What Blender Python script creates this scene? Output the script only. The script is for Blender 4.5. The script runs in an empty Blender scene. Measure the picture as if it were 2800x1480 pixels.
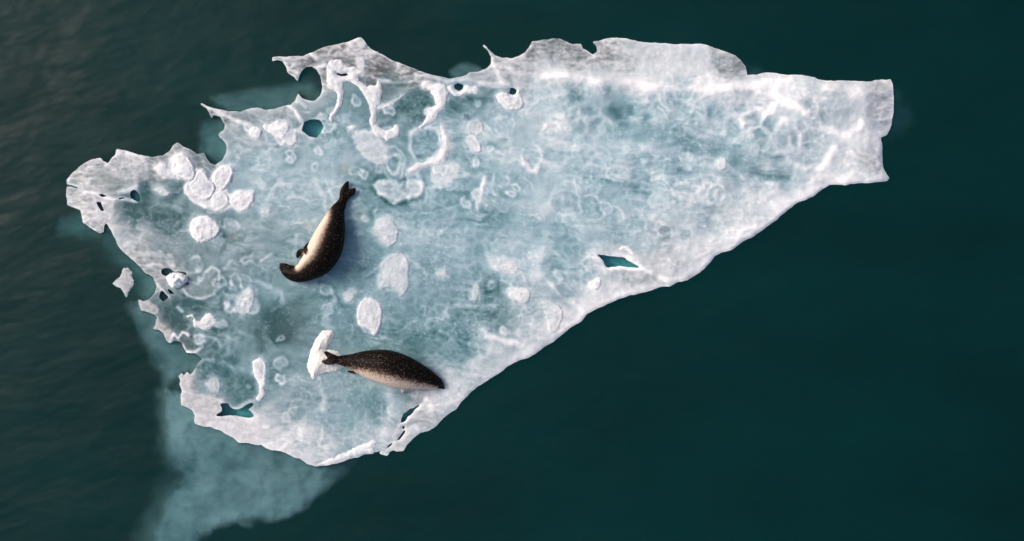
import bpy, bmesh, math, random
import numpy as np
from mathutils import Vector

# ------------------------------------------------------------------ camera, sky, sun, exposure
S = bpy.context.scene
S.unit_settings.system = 'METRIC'
HC = 16.0                       # drone height above the water, metres
PPM = 200.0                     # photograph pixels per metre at water level
cam_d = bpy.data.cameras.new('camera')
cam = bpy.data.objects.new('camera', cam_d)
S.collection.objects.link(cam)
cam.location = (0, 0, HC)
cam.rotation_euler = (0, 0, 0)
cam_d.sensor_width = 36.0
cam_d.lens = 36.0 * HC / 14.0
cam_d.clip_start = 0.1
cam_d.clip_end = 2000.0
S.camera = cam

SUN_EL, SUN_AZ = math.radians(40), math.radians(-68)   # azimuth clockwise from +Y: light comes from the left, a little from above
wld = bpy.data.worlds.new('World')
S.world = wld
wld.use_nodes = True
nt = wld.node_tree
nt.nodes.clear()
sky = nt.nodes.new('ShaderNodeTexSky')
sky.sky_type = 'NISHITA'
sky.sun_disc = False
sky.sun_elevation = SUN_EL
sky.sun_rotation = SUN_AZ
sky.air_density = 1.0
sky.dust_density = 4.0
sky.ozone_density = 0.6
bg = nt.nodes.new('ShaderNodeBackground')
bg.inputs['Strength'].default_value = 0.10
wo = nt.nodes.new('ShaderNodeOutputWorld')
nt.links.new(sky.outputs[0], bg.inputs[0])
nt.links.new(bg.outputs[0], wo.inputs[0])

sun_d = bpy.data.lights.new('sun', 'SUN')
sun_d.energy = 1.5
sun_d.angle = math.radians(26)
sun_d.color = (1.0, 0.90, 0.82)
sun = bpy.data.objects.new('sun', sun_d)
S.collection.objects.link(sun)
sd = Vector((math.sin(SUN_AZ) * math.cos(SUN_EL), math.cos(SUN_AZ) * math.cos(SUN_EL), math.sin(SUN_EL)))
sun.rotation_euler = sd.to_track_quat('Z', 'Y').to_euler()
sun.location = sd * 40

S.view_settings.view_transform = 'Standard'
S.view_settings.look = 'None'
S.view_settings.exposure = 0.50
S.view_settings.gamma = 1.0
S.render.engine = 'CYCLES'
S.cycles.use_denoising = True
S.cycles.max_bounces = 5
S.cycles.diffuse_bounces = 3
S.cycles.glossy_bounces = 2
S.cycles.volume_bounces = 0
S.cycles.use_adaptive_sampling = True
S.cycles.adaptive_threshold = 0.02
S.cycles.transparent_max_bounces = 12

# ------------------------------------------------------------------ helpers: noise
def _h(ix, iy, seed):
    h = (ix.astype(np.int64) * 374761393 + iy.astype(np.int64) * 668265263 + seed * 974634777) & 0xffffffff
    h = ((h ^ (h >> 13)) * 1274126177) & 0xffffffff
    h = ((h ^ (h >> 15)) * 2246822519) & 0xffffffff
    return ((h ^ (h >> 16)) & 0xffff) / 65535.0

def vn(x, y, seed=0):
    ix = np.floor(x); iy = np.floor(y)
    fx = x - ix; fy = y - iy
    fx = fx * fx * fx * (fx * (fx * 6 - 15) + 10); fy = fy * fy * fy * (fy * (fy * 6 - 15) + 10)
    a = _h(ix, iy, seed); b = _h(ix + 1, iy, seed); c = _h(ix, iy + 1, seed); d = _h(ix + 1, iy + 1, seed)
    return (a + (b - a) * fx) * (1 - fy) + (c + (d - c) * fx) * fy

def fbm(x, y, o=4, seed=0, gain=0.5):
    r = np.zeros_like(x); a = 1.0; t = 0.0
    for i in range(o):
        ca, sa = math.cos(i * 0.9), math.sin(i * 0.9)
        r += a * vn((x * ca - y * sa) * 2 ** i + 17.3 * i, (x * sa + y * ca) * 2 ** i - 9.1 * i, seed + i)
        t += a; a *= gain
    return r / t

def ridge(x, y, o=3, seed=0):
    r = np.zeros_like(x); a = 1.0; t = 0.0
    for i in range(o):
        r += a * (1 - np.abs(2 * vn(x * 2 ** i + 5.2 * i, y * 2 ** i + 3.7 * i, seed + i) - 1)); t += a; a *= 0.5
    return r / t

def worley(x, y, seed=0):
    ix = np.floor(x); iy = np.floor(y)
    f1 = np.full(x.shape, 9.0); f2 = np.full(x.shape, 9.0)
    for dx in (-1, 0, 1):
        for dy in (-1, 0, 1):
            cx = ix + dx; cy = iy + dy
            d = np.hypot(cx + 0.1 + 0.8 * _h(cx, cy, seed) - x, cy + 0.1 + 0.8 * _h(cx, cy, seed + 77) - y)
            f2 = np.where(d < f1, f1, np.minimum(f2, d)); f1 = np.minimum(f1, d)
    return f1, f2

def sstep(a, b, x):
    t = np.clip((x - a) / (b - a), 0, 1)
    return t * t * (3 - 2 * t)

# ------------------------------------------------------------------ helpers: outlines (survey tiles -> plan coordinates)
TILES = {'A': (150, 350, 3.405), 'B': (500, 80, 3.405), 'C': (1000, 80, 3.405), 'D': (1500, 80, 3.405), 'E': (2000, 150, 3.405),
         'F': (150, 650, 3.405), 'G': (400, 950, 3.405), 'H': (850, 900, 3.405), 'K': (1200, 450, 3.405), 'L': (1350, 650, 3.405),
         'M': (1750, 400, 3.405), 'N': (650, 450, 3.405), 'P': (350, 1050, 3.1675), 'Q': (950, 380, 5.045), 'R': (400, 800, 3.405),
         'S': (740, 480, 4.393), 'T': (820, 890, 6.133), 'W': (0, 0, 0.92)}

def tp(t, pts):
    ox, oy, s = TILES[t]
    return [(ox + p[0] / s, oy + p[1] / s) + tuple(q / s for q in p[2:]) for p in pts]

def poly_sdf(X, Y, poly, pad=70.0):
    """signed distance (px), negative inside; exact to pad"""
    P = np.array([(p[0], p[1]) for p in poly], float)
    x0, y0, sp = X[0, 0], Y[0, 0], X[0, 1] - X[0, 0]
    ny, nx = X.shape
    D = np.full(X.shape, pad)
    ins = np.zeros(X.shape, bool)
    for i in range(len(P)):
        a = P[i]; b = P[(i + 1) % len(P)]
        lo = np.minimum(a, b) - pad; hi = np.maximum(a, b) + pad
        i0 = max(0, int((lo[0] - x0) / sp)); i1 = min(nx, int((hi[0] - x0) / sp) + 2)
        j0 = max(0, int((lo[1] - y0) / sp)); j1 = min(ny, int((hi[1] - y0) / sp) + 2)
        if i1 > i0 and j1 > j0:
            xs = X[j0:j1, i0:i1]; ys = Y[j0:j1, i0:i1]
            e = b - a; L = max(e @ e, 1e-9)
            t = np.clip(((xs - a[0]) * e[0] + (ys - a[1]) * e[1]) / L, 0, 1)
            d = np.hypot(xs - a[0] - t * e[0], ys - a[1] - t * e[1])
            D[j0:j1, i0:i1] = np.minimum(D[j0:j1, i0:i1], d)
        if a[1] != b[1]:
            ya, yb = min(a[1], b[1]), max(a[1], b[1])
            j0 = max(0, int(math.floor((ya - y0) / sp))); j1 = min(ny, int((yb - y0) / sp) + 2)
            for j in range(j0, j1):
                yy = Y[j, 0]
                if ya <= yy < yb:
                    xc = a[0] + (yy - a[1]) / (b[1] - a[1]) * (b[0] - a[0])
                    k = int(math.ceil((xc - x0) / sp))
                    k = min(max(k, 0), nx)
                    ins[j, k:] ^= True
    return np.where(ins, -D, D)

def line_dist(X, Y, line, pad=60.0):
    P = np.array([(p[0], p[1]) for p in line], float)
    x0, y0, sp = X[0, 0], Y[0, 0], X[0, 1] - X[0, 0]
    ny, nx = X.shape
    D = np.full(X.shape, pad)
    for i in range(len(P) - 1):
        a = P[i]; b = P[i + 1]
        lo = np.minimum(a, b) - pad; hi = np.maximum(a, b) + pad
        i0 = max(0, int((lo[0] - x0) / sp)); i1 = min(nx, int((hi[0] - x0) / sp) + 2)
        j0 = max(0, int((lo[1] - y0) / sp)); j1 = min(ny, int((hi[1] - y0) / sp) + 2)
        if i1 > i0 and j1 > j0:
            xs = X[j0:j1, i0:i1]; ys = Y[j0:j1, i0:i1]
            e = b - a; L = max(e @ e, 1e-9)
            t = np.clip(((xs - a[0]) * e[0] + (ys - a[1]) * e[1]) / L, 0, 1)
            D[j0:j1, i0:i1] = np.minimum(D[j0:j1, i0:i1], np.hypot(xs - a[0] - t * e[0], ys - a[1] - t * e[1]))
    return D

def chaikin(pts, n=1, closed=True):
    for _ in range(n):
        out = []
        m = len(pts)
        for i in range(m if closed else m - 1):
            a, b = pts[i], pts[(i + 1) % m]
            out.append((a[0] * .75 + b[0] * .25, a[1] * .75 + b[1] * .25))
            out.append((a[0] * .25 + b[0] * .75, a[1] * .25 + b[1] * .75))
        pts = out
    return pts

def mkgrid(x0, y0, x1, y1, sp):
    return np.meshgrid(np.arange(x0, x1 + sp, sp), np.arange(y0, y1 + sp, sp))

def bil(G, X0, Y0, sp, x, y):
    fx = np.clip((np.asarray(x) - X0) / sp, 0, G.shape[1] - 1.001); fy = np.clip((np.asarray(y) - Y0) / sp, 0, G.shape[0] - 1.001)
    i = fx.astype(int); j = fy.astype(int); fx = fx - i; fy = fy - j
    if G.ndim == 3:
        fx = fx[..., None]; fy = fy[..., None]
    return (G[j, i] * (1 - fx) + G[j, i + 1] * fx) * (1 - fy) + (G[j + 1, i] * (1 - fx) + G[j + 1, i + 1] * fx) * fy

def world(px, py, z):
    k = (HC - z) / HC
    return (px - 1400.0) / PPM * k, (740.0 - py) / PPM * k

def link(o, parent=None):
    S.collection.objects.link(o)
    if parent is not None:
        o.parent = parent
    return o

def sheet_mesh(name, X, Y, s, Z, COL, zb, shade=True, walls=True):
    skirt = walls
    """solid sheet of ice: marching squares on s<0, top height Z, colours COL, vertical sides down to zb"""
    ny, nx = X.shape
    ins = s < 0
    idx = np.full(s.shape, -1); idx[ins] = np.arange(ins.sum())
    px = list(X[ins]); py = list(Y[ins]); pz = list(Z[ins]); pc = [tuple(c) for c in COL[ins]]
    faces = []
    full = ins[:-1, :-1] & ins[1:, :-1] & ins[1:, 1:] & ins[:-1, 1:]
    anyv = ins[:-1, :-1] | ins[1:, :-1] | ins[1:, 1:] | ins[:-1, 1:]
    jj, ii = np.nonzero(full)
    fq = np.stack([idx[jj, ii], idx[jj + 1, ii], idx[jj + 1, ii + 1], idx[jj, ii + 1]], 1)
    faces = fq.tolist()
    cache = {}; low = {}
    def cross(a, b):
        k = (a, b) if a < b else (b, a)
        if k not in cache:
            (ja, ia), (jb, ib) = k
            t = s[ja, ia] / (s[ja, ia] - s[jb, ib]); t = min(max(t, 0.02), 0.98)
            cache[k] = len(px)
            px.append(X[ja, ia] + t * (X[jb, ib] - X[ja, ia])); py.append(Y[ja, ia] + t * (Y[jb, ib] - Y[ja, ia]))
            pz.append(Z[ja, ia] + t * (Z[jb, ib] - Z[ja, ia]))
            pc.append(tuple(COL[ja, ia] + t * (COL[jb, ib] - COL[ja, ia])))
        return cache[k]
    def lower(v):
        if v not in low:
            low[v] = len(px)
            px.append(px[v]); py.append(py[v]); pz.append(pz[v]); pc.append(pc[v])
            px.append(px[v]); py.append(py[v]); pz.append(zb); pc.append(pc[v])
        return low[v]
    jj, ii = np.nonzero(anyv & ~full)
    for j, i in zip(jj.tolist(), ii.tolist()):
        cs = [(j, i), (j + 1, i), (j + 1, i + 1), (j, i + 1)]
        poly = []; ex = None; walls = []; first = None
        for k in range(4):
            a = cs[k]; b = cs[(k + 1) % 4]
            if ins[a]: poly.append(int(idx[a]))
            if ins[a] != ins[b]:
                v = cross(a, b); poly.append(v)
                if ins[a]: ex = v
                elif ex is not None: walls.append((ex, v)); ex = None
                else: first = v
        if ex is not None and first is not None: walls.append((ex, first))
        if len(poly) > 2: faces.append(poly)
        for e, r in (walls if skirt else ()): faces.append([lower(r), lower(e), lower(e) + 1, lower(r) + 1])
    px = np.array(px); py = np.array(py); pz = np.array(pz)
    wx, wy = world(px, py, pz)
    me = bpy.data.meshes.new(name)
    me.from_pydata(np.stack([wx, wy, pz], 1).tolist(), [], faces)
    at = me.attributes.new('tone', 'FLOAT_COLOR', 'POINT')
    c4 = np.ones((len(px), 4), np.float32); pc = np.array(pc); c4[:, :pc.shape[1]] = pc
    at.data.foreach_set('color', c4.ravel())
    if shade: me.shade_smooth()
    me.update()
    return me

# ------------------------------------------------------------------ materials
def new_mat(name):
    m = bpy.data.materials.new(name); m.use_nodes = True
    t = m.node_tree
    return m, t, t.nodes['Principled BSDF'], t.links

def noise_node(t, co, scale, detail=4, rough=0.5, vec_scale=None):
    n = t.nodes.new('ShaderNodeTexNoise'); n.inputs['Scale'].default_value = scale
    n.inputs['Detail'].default_value = detail; n.inputs['Roughness'].default_value = rough
    if vec_scale:
        mp = t.nodes.new('ShaderNodeMapping'); mp.inputs['Scale'].default_value = vec_scale[:3]
        if len(vec_scale) > 3: mp.inputs['Rotation'].default_value = (0, 0, vec_scale[3])
        t.links.new(co, mp.inputs['Vector']); t.links.new(mp.outputs[0], n.inputs['Vector'])
    else:
        t.links.new(co, n.inputs['Vector'])
    return n

def ice_material(name, grain=0.05, bump=0.10, rough=0.36, sss=0.0):
    m, t, p, L = new_mat(name)
    a = t.nodes.new('ShaderNodeAttribute'); a.attribute_name = 'tone'
    geo = t.nodes.new('ShaderNodeNewGeometry')
    n1 = noise_node(t, geo.outputs['Position'], 38, 5, 0.65)
    n2 = noise_node(t, geo.outputs['Position'], 9, 4, 0.6, (1, 2.6, 1, 0.22))
    mul = t.nodes.new('ShaderNodeMath'); mul.operation = 'ADD'
    L.new(n1.outputs[0], mul.inputs[0]); L.new(n2.outputs[0], mul.inputs[1])
    mr = t.nodes.new('ShaderNodeMapRange')
    mr.inputs['From Min'].default_value = 0.65; mr.inputs['From Max'].default_value = 1.35
    mr.inputs['To Min'].default_value = 1 - grain; mr.inputs['To Max'].default_value = 1 + grain
    L.new(mul.outputs[0], mr.inputs['Value'])
    vm = t.nodes.new('ShaderNodeVectorMath'); vm.operation = 'SCALE'
    L.new(a.outputs['Color'], vm.inputs[0]); L.new(mr.outputs[0], vm.inputs['Scale'])
    L.new(vm.outputs[0], p.inputs['Base Color'])
    p.inputs['Roughness'].default_value = rough
    p.inputs['IOR'].default_value = 1.31
    if sss:
        p.inputs['Subsurface Weight'].default_value = sss
        p.inputs['Subsurface Radius'].default_value = (0.02, 0.03, 0.035)
        p.inputs['Subsurface Scale'].default_value = 1.0
    b = t.nodes.new('ShaderNodeBump'); b.inputs['Strength'].default_value = bump; b.inputs['Distance'].default_value = 0.03
    L.new(mul.outputs[0], b.inputs['Height']); L.new(b.outputs[0], p.inputs['Normal'])
    return m

M_ICE = ice_material('floe_ice')
M_CRUST = ice_material('white_crust_ice', grain=0.07, bump=0.35, rough=0.6)

def water_material():
    m = bpy.data.materials.new('sea_water'); m.use_nodes = True
    t = m.node_tree; t.nodes.clear(); L = t.links
    out = t.nodes.new('ShaderNodeOutputMaterial')
    geo = t.nodes.new('ShaderNodeNewGeometry')
    n1 = noise_node(t, geo.outputs['Position'], 0.9, 3, 0.5, (1.0, 2.2, 1, -0.75))
    n2 = noise_node(t, geo.outputs['Position'], 5.0, 3, 0.55, (1.0, 2.6, 1, -0.9))
    n3 = noise_node(t, geo.outputs['Position'], 16.0, 2, 0.5, (1.0, 2.2, 1, 0.6))
    ad = t.nodes.new('ShaderNodeMath'); ad.operation = 'MULTIPLY_ADD'; ad.inputs[1].default_value = 0.085
    L.new(n2.outputs[0], ad.inputs[0]); L.new(n1.outputs[0], ad.inputs[2])
    ad2 = t.nodes.new('ShaderNodeMath'); ad2.operation = 'MULTIPLY_ADD'; ad2.inputs[1].default_value = 0.004
    L.new(n3.outputs[0], ad2.inputs[0]); L.new(ad.outputs[0], ad2.inputs[2])
    b = t.nodes.new('ShaderNodeBump'); b.inputs['Strength'].default_value = 1.0; b.inputs['Distance'].default_value = 0.045
    L.new(ad2.outputs[0], b.inputs['Height'])
    gl = t.nodes.new('ShaderNodeBsdfGlossy'); gl.inputs['Roughness'].default_value = 0.31
    L.new(b.outputs[0], gl.inputs['Normal'])
    tr = t.nodes.new('ShaderNodeBsdfTransparent')
    fr = t.nodes.new('ShaderNodeFresnel'); fr.inputs['IOR'].default_value = 1.33
    L.new(b.outputs[0], fr.inputs['Normal'])
    mx = t.nodes.new('ShaderNodeMixShader')
    L.new(fr.outputs[0], mx.inputs[0]); L.new(tr.outputs[0], mx.inputs[1]); L.new(gl.outputs[0], mx.inputs[2])
    L.new(mx.outputs[0], out.inputs['Surface'])
    va = t.nodes.new('ShaderNodeVolumeAbsorption')
    va.inputs['Color'].default_value = (0.46, 0.9712, 0.9712, 1); va.inputs['Density'].default_value = 1.0
    L.new(va.outputs[0], out.inputs['Volume'])
    return m

def upwelling_material():  # teal that stands in for light scattered back up through deep water
    m, t, p, L = new_mat('upwelling_tint')
    geo = t.nodes.new('ShaderNodeNewGeometry')
    n = noise_node(t, geo.outputs['Position'], 0.13, 4, 0.55, (1, 2.2, 1, -0.8))
    r = t.nodes.new('ShaderNodeValToRGB')
    r.color_ramp.elements[0].position = 0.3; r.color_ramp.elements[0].color = (0.14, 0.325, 0.30, 1)
    r.color_ramp.elements[1].position = 0.7; r.color_ramp.elements[1].color = (0.20, 0.46, 0.425, 1)
    L.new(n.outputs[0], r.inputs[0]); L.new(r.outputs[0], p.inputs['Base Color'])
    p.inputs['Roughness'].default_value = 0.9
    return m

# ------------------------------------------------------------------ water and the added deep bed
def box_mesh(name, x, z0, z1):
    v = [(-x, -x, z0), (x, -x, z0), (x, x, z0), (-x, x, z0), (-x, -x, z1), (x, -x, z1), (x, x, z1), (-x, x, z1)]
    f = [(0, 3, 2, 1), (4, 5, 6, 7), (0, 1, 5, 4), (1, 2, 6, 5), (2, 3, 7, 6), (3, 0, 4, 7)]
    me = bpy.data.meshes.new(name); me.from_pydata(v, [], f); me.update()
    return me

me = box_mesh('water', 400, -34.0, 0.0); me.materials.append(water_material())
water = link(bpy.data.objects.new('water', me)); water['kind'] = 'structure'
water['label'] = 'dark teal sea water with faint wind ripples around the floe'
me = box_mesh('upwelling_plate', 399, -32.0, -30.0); me.materials.append(upwelling_material())  # added plate far down; its colour gives the water's upwelling light
plate = link(bpy.data.objects.new('upwelling_plate', me)); plate['kind'] = 'structure'
plate['label'] = 'added teal bed dimly visible deep under the water'

# ------------------------------------------------------------------ the floe: outline, holes
OUT = []
OUT += tp('A', [(110,480),(160,425),(240,350),(330,300),(425,275),(450,310),(495,325),(530,280),(565,250),(575,195),(680,215),(790,250),(900,270),(1000,260),(1070,215),(1100,165),(1140,140),(1190,170),(1270,200),(1320,245),(1385,230),(1410,280),(1450,330)])
OUT += tp('B', [(300,1265),(370,1215),(405,1150),(410,1090),(390,1050),(345,1010),(330,980),(380,935),(395,880),(375,870),(368,852),(358,840),(345,815),(310,805),(285,800),(270,835),(245,790),(225,740),(165,702),(170,688),(230,720),(330,745),(430,765),(540,765),(650,735),(700,730),(770,750),(850,745),(930,715),(1000,705),(1040,670),(1075,600),(1110,640),(1170,665),(1230,665),(1280,620),(1300,540),(1285,450),(1250,380),(1200,345),(1150,350),(1110,390),(1085,430),(1070,490),(1040,450),(970,405),(960,360),(930,300),(880,285),(830,300),(835,260),(910,250),(960,258),(1120,250),(1220,210),(1320,165),(1440,140),(1560,110),(1640,75),(1665,80),(1710,140),(1760,190),(1850,230),(1950,290)])
OUT += tp('C', [(340,325),(430,360),(560,410),(680,440),(780,460),(870,445),(940,430),(960,400),(1050,395),(1130,360),(1165,320),(1165,260),(1140,205),(1088,150),(1105,146),(1150,195),(1200,240),(1270,265),(1360,270),(1430,250),(1490,215),(1520,170),(1550,115),(1640,100),(1740,90),(1810,90),(1870,120),(1920,140),(2005,135)])
OUT += tp('D', [(320,180),(370,205),(410,235),(450,210),(450,160),(415,120),(480,105),(550,85),(650,80),(720,85),(800,105),(900,125),(1020,128),(1200,140),(1330,138),(1420,135),(1480,150),(1560,180),(1650,210),(1740,245),(1790,290),(1830,340),(1845,400),(1845,430),(1900,425)])
OUT += tp('E', [(230,185),(300,165),(420,170),(520,190),(640,185),(700,200),(780,212),(800,228),(900,240),(1020,240),(1150,245),(1260,252),(1330,240),(1480,228),(1500,270),(1512,380),(1508,540),(1490,650),(1470,710),(1445,745),(1395,770),(1392,800),(1405,850),(1405,960),(1415,1060),(1440,1110),(1470,1145),(1450,1175),(1380,1185),(1270,1195),(1170,1195),(1060,1215),(980,1210),(915,1212),(830,1265),(760,1320),(700,1345)])
OUT += tp('M', [(1500,510),(1440,545),(1370,600),(1300,655),(1270,690),(1200,735),(1110,800),(1030,855),(960,890),(850,970),(760,990),(700,1020),(650,1085),(600,1140),(520,1200),(440,1250),(360,1260),(280,1305),(200,1310),(120,1335)])
OUT += tp('L', [(1412,509),(1340,525),(1260,540),(1170,572),(1080,610),(960,665),(870,712),(820,775),(720,835),(620,915),(560,965),(470,1015),(400,1075),(320,1120),(225,1145),(150,1185),(80,1240),(0,1290)])
OUT += tp('H', [(1640,480),(1560,530),(1480,600),(1400,680),(1360,740),(1300,780),(1230,830),(1170,900),(1100,950),(1020,965),(950,1020),(890,1085),(865,1135),(800,1140),(770,1125),(735,1140),(710,1180),(650,1165),(610,1150),(570,1160),(500,1165),(430,1195),(330,1220),(240,1255),(130,1270),(50,1280)])
OUT += tp('G', [(1500,1085),(1430,1035),(1370,1025),(1300,985),(1230,965),(1170,958),(1110,935),(1070,910),(1010,905),(950,890),(860,890),(820,845),(760,815),(690,775),(600,745),(520,735),(450,712),(445,680),(455,630),(425,585),(380,560),(325,535),(318,440),(330,410),(310,350),(315,310),(295,270),(330,235),(350,265),(380,225),(410,250),(440,225)])
OUT += tp('F', [(1300,1220),(1330,1165),(1370,1130),(1340,1100),(1300,1075),(1230,1070),(1195,1020),(1180,975),(1130,960),(1070,985),(1040,960),(1010,890),(960,855),(905,855),(935,820),(950,740),(930,718),(870,695),(800,680),(775,575),(830,590),(880,570),(930,520),(950,450),(920,380),(880,345),(840,330),(770,250),(720,205),(630,130),(580,60),(555,0)])
OUT += tp('A', [(520,950),(480,890),(460,910),(455,970),(420,980),(330,930),(260,880),(240,770),(190,745),(120,720),(105,640),(108,550)])

HOLES = [tp('A', [(80,515),(150,530),(210,552),(212,563),(150,550),(80,545)]),
         tp('A', [(405,622),(440,612),(492,636),(440,645)]), tp('A', [(580,655),(640,645),(655,655),(600,668)]),
         tp('A', [(700,590),(740,570),(775,600),(800,640),(790,690),(755,682),(700,650)]),
         tp('A', [(385,690),(430,690),(445,740),(460,775),(430,770),(400,730)]),
         tp('B', [(1110,900),(1130,860),(1180,840),(1280,840),(1300,870),(1310,905),(1290,960),(1250,1010),(1190,1005),(1130,970),(1105,950)]),
         tp('B', [(1425,403),(1470,415),(1530,413),(1537,432),(1480,440),(1440,428)]),
         tp('C', [(820,520),(860,500),(910,520),(905,555),(870,575),(830,560)]),
         tp('C', [(1345,550),(1370,545),(1405,565),(1400,600),(1370,615),(1335,600)]),
         tp('L', [(955,155),(1020,165),(1110,180),(1210,180),(1260,225),(1340,265),(1360,283),(1250,270),(1120,270),(1050,280),(1030,250),(1020,210)]),
         tp('G', [(680,520),(770,520),(790,570),(850,580),(890,565),(930,530),(1000,520),(990,545),(940,580),(985,600),(1010,640),(960,660),(860,635),(760,640),(620,638),(700,610),(705,570)]),
         tp('H', [(1020,695),(985,740),(930,800),(900,815),(880,860),(820,885),(845,830),(860,785),(900,765),(950,730)]),
         tp('H', [(850,900),(878,903),(872,932),(848,927)]),
         tp('H', [(884,933),(874,970),(832,1025),(796,1043),(838,980),(865,945)]), tp('H', [(779,1043),(742,1092),(696,1119),(720,1083)]),
         tp('H', [(655,1135),(640,1155),(600,1160),(590,1150)]),
         tp('F', [(985,310),(1040,275),(1080,290),(1100,320),(1180,312),(1235,325),(1230,350),(1180,360),(1080,360),(1000,348)]),
         tp('F', [(1215,410),(1250,415),(1245,440),(1220,440)]), tp('F', [(1040,470),(1090,495),(1115,530),(1070,520)]),
         tp('F', [(985,490),(1010,500),(1060,555),(1010,600),(970,560)]),
         ]
SP = 3.0
GX0, GY0 = 160.0, 80.0
X, Y = mkgrid(GX0, GY0, 2470.0, 1310.0, SP)
jit = 2.2 * (fbm(X / 14, Y / 14, 3, 5) - 0.5) * 2
sd_out = poly_sdf(X, Y, OUT)
s = sd_out + jit * 0.8
hole_d = np.full(X.shape, 70.0)
for h in HOLES:
    hole_d = np.minimum(hole_d, poly_sdf(X, Y, chaikin(h, 2) if len(h) > 6 else h) + (1.4 if len(h) > 8 else .4) * jit)
s = np.maximum(s, -hole_d)
edge = np.clip(-s, 0, 70)            # distance to the nearest rim, px

# ------------------------------------------------------------------ ice tone: milky (w) against clear blue ice, and greyness (g)
CP = [(200,450,.60,.9),(300,400,.58,.9),(240,540,.62,.9),(330,430,.58,.8),(400,400,.48,.8),(450,380,.48,.8),(520,400,.35,.7),
(350,500,.18,.3),(330,540,.16,.2),(400,560,.3,.3),(330,600,.55,.6),(300,570,.5,.6),(430,520,.30,.2),(360,640,.58,.8),(350,660,.45,.9),(400,600,.45,.5),(480,640,.4,.4),(600,640,.45,.4),(650,600,.45,.3),(700,620,.4,.2),(400,680,.5,.8),
(640,480,.5,.1),(700,450,.52,.1),(600,420,.5,.1),(680,400,.5,.05),(800,420,.5,.05),(580,380,.55,.3),(600,340,.5,.4),(640,290,.5,.6),(700,290,.5,.6),(760,270,.5,.5),(800,280,.48,.4),(700,350,.5,.2),(560,290,.45,.8),
(720,150,.56,.9),(780,150,.44,.95),(860,130,.46,1),(900,110,.6,1),(950,160,.42,1),(1000,180,.46,1),(950,200,.34,1),(1050,200,.5,.9),(800,180,.48,.9),(930,135,.5,1),
(880,240,.3,.1),(890,280,.30,.1),(840,310,.40,.1),(1000,270,.22,.2),(1040,250,.08,.2),(1020,300,.28,.1),(990,230,.25,.4),(1070,365,.30,0),(980,410,.35,.05),(1060,280,.1,.1),
(1150,240,.28,.1),(1200,260,.33,.1),(1150,300,.42,.1),(1250,320,.45,.05),(1200,190,.46,.6),(1260,150,.5,.8),(1300,150,.52,.8),(1350,120,.36,.9),(1420,120,.40,.9),(1440,150,.46,.9),(1400,180,.60,.5),(1480,150,.48,.9),(1530,120,.50,.9),(1550,160,.54,.8),(1650,150,.62,.6),(1750,150,.66,.5),(1830,150,.44,.8),(1850,170,.38,.8),(1500,190,.62,.4),(1600,200,.68,.35),(1800,210,.82,.3),
(1400,250,.5,.05),(1500,250,.45,.05),(1560,280,.38,0),(1600,300,.35,0),(1700,280,.45,.05),(1800,280,.5,.05),(1700,330,.36,.05),(1800,330,.42,.1),(1850,400,.38,.1),(1950,420,.36,.1),(1900,350,.48,.1),(1980,340,.5,.15),
(1950,240,.72,.3),(2050,250,.60,.4),(2100,280,.54,.35),(2150,240,.62,.4),(2200,220,.60,.8),(2220,280,.56,.9),(2200,400,.52,.9),(2180,350,.60,.6),(2100,350,.52,.3),(2050,400,.5,.3),(2150,440,.64,.5),(2100,420,.56,.4),(2000,440,.45,.15),
(1300,380,.46,.02),(1400,400,.48,0),(1500,400,.48,0),(1600,400,.45,0),(1700,420,.42,0),(1300,480,.44,0),(1400,480,.46,0),(1500,500,.42,0),(1600,500,.45,0),(1250,520,.4,0),(1380,580,.36,0),(1420,620,.34,0),(1500,580,.42,.05),(1600,580,.42,.1),(1700,550,.5,.2),(1750,520,.5,.2),(1800,500,.5,.2),(1900,500,.54,.35),(1850,560,.58,.45),(1950,480,.60,.35),(1750,620,.58,.5),(1650,600,.48,.3),(1700,670,.56,.7),(1650,690,.44,.7),(1600,690,.50,.7),(1550,720,.54,.6),(1450,700,.40,.1),(1350,650,.5,.05),(1300,600,.5,.05),(1200,600,.42,0),(1100,600,.4,0),(1100,500,.42,.0),(1000,520,.4,0),(1150,650,.42,0),(1250,650,.45,0),(1200,740,.26,.1),(1250,780,.28,.2),(1150,720,.35,.05),(1330,780,.40,.3),(1450,780,.58,.6),
(1100,780,.34,.05),(1050,820,.3,0),(1150,850,.3,.0),(1200,860,.4,.2),(1300,850,.52,.45),(1200,950,.57,.45),(1250,900,.57,.45),(1350,830,.49,.45),(1000,870,.3,0),(1070,850,.28,0),
(900,700,.33,0),(850,760,.32,0),(800,700,.4,.05),(780,640,.42,.1),(930,640,.36,0),(900,560,.4,0),(780,540,.48,.05),(820,460,.5,.05),(850,420,.48,.05),
(700,740,.42,.1),(650,720,.38,.1),(600,760,.38,.2),(700,800,.22,.3),(720,830,.17,.4),(650,830,.38,.3),(560,820,.33,.2),(480,760,.14,.2),(450,770,.14,.2),(430,800,.15,.2),(500,700,.35,.3),(530,840,.36,.3),(600,880,.4,.2),(700,880,.38,.2),(620,940,.28,.1),(580,920,.2,.1),(600,980,.22,.1),(530,930,.16,.1),(750,920,.4,.2),(750,980,.5,.3),(800,1000,.45,.3),(700,1050,.6,.5),(470,850,.3,.6),(400,820,.4,.8),
(500,1010,.58,1.0),(470,960,.5,1),(560,1020,.56,.9),(550,1060,.66,.95),(620,1080,.70,.8),(680,1100,.75,.7),(750,1100,.68,.5),(800,1040,.5,.15),(850,1000,.42,.1),(900,1000,.35,.1),(880,1060,.42,.1),(950,1020,.35,.05),(960,1060,.35,.1),(900,1100,.55,.3),(800,1130,.66,.5),(950,1100,.6,.4),(1000,1010,.45,.2),(1050,1020,.55,.8),(1000,1100,.60,.7),(1120,990,.65,.5)]
cp = np.array([(a / .92, b / .92, c, d) for a, b, c, d in CP])
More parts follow.
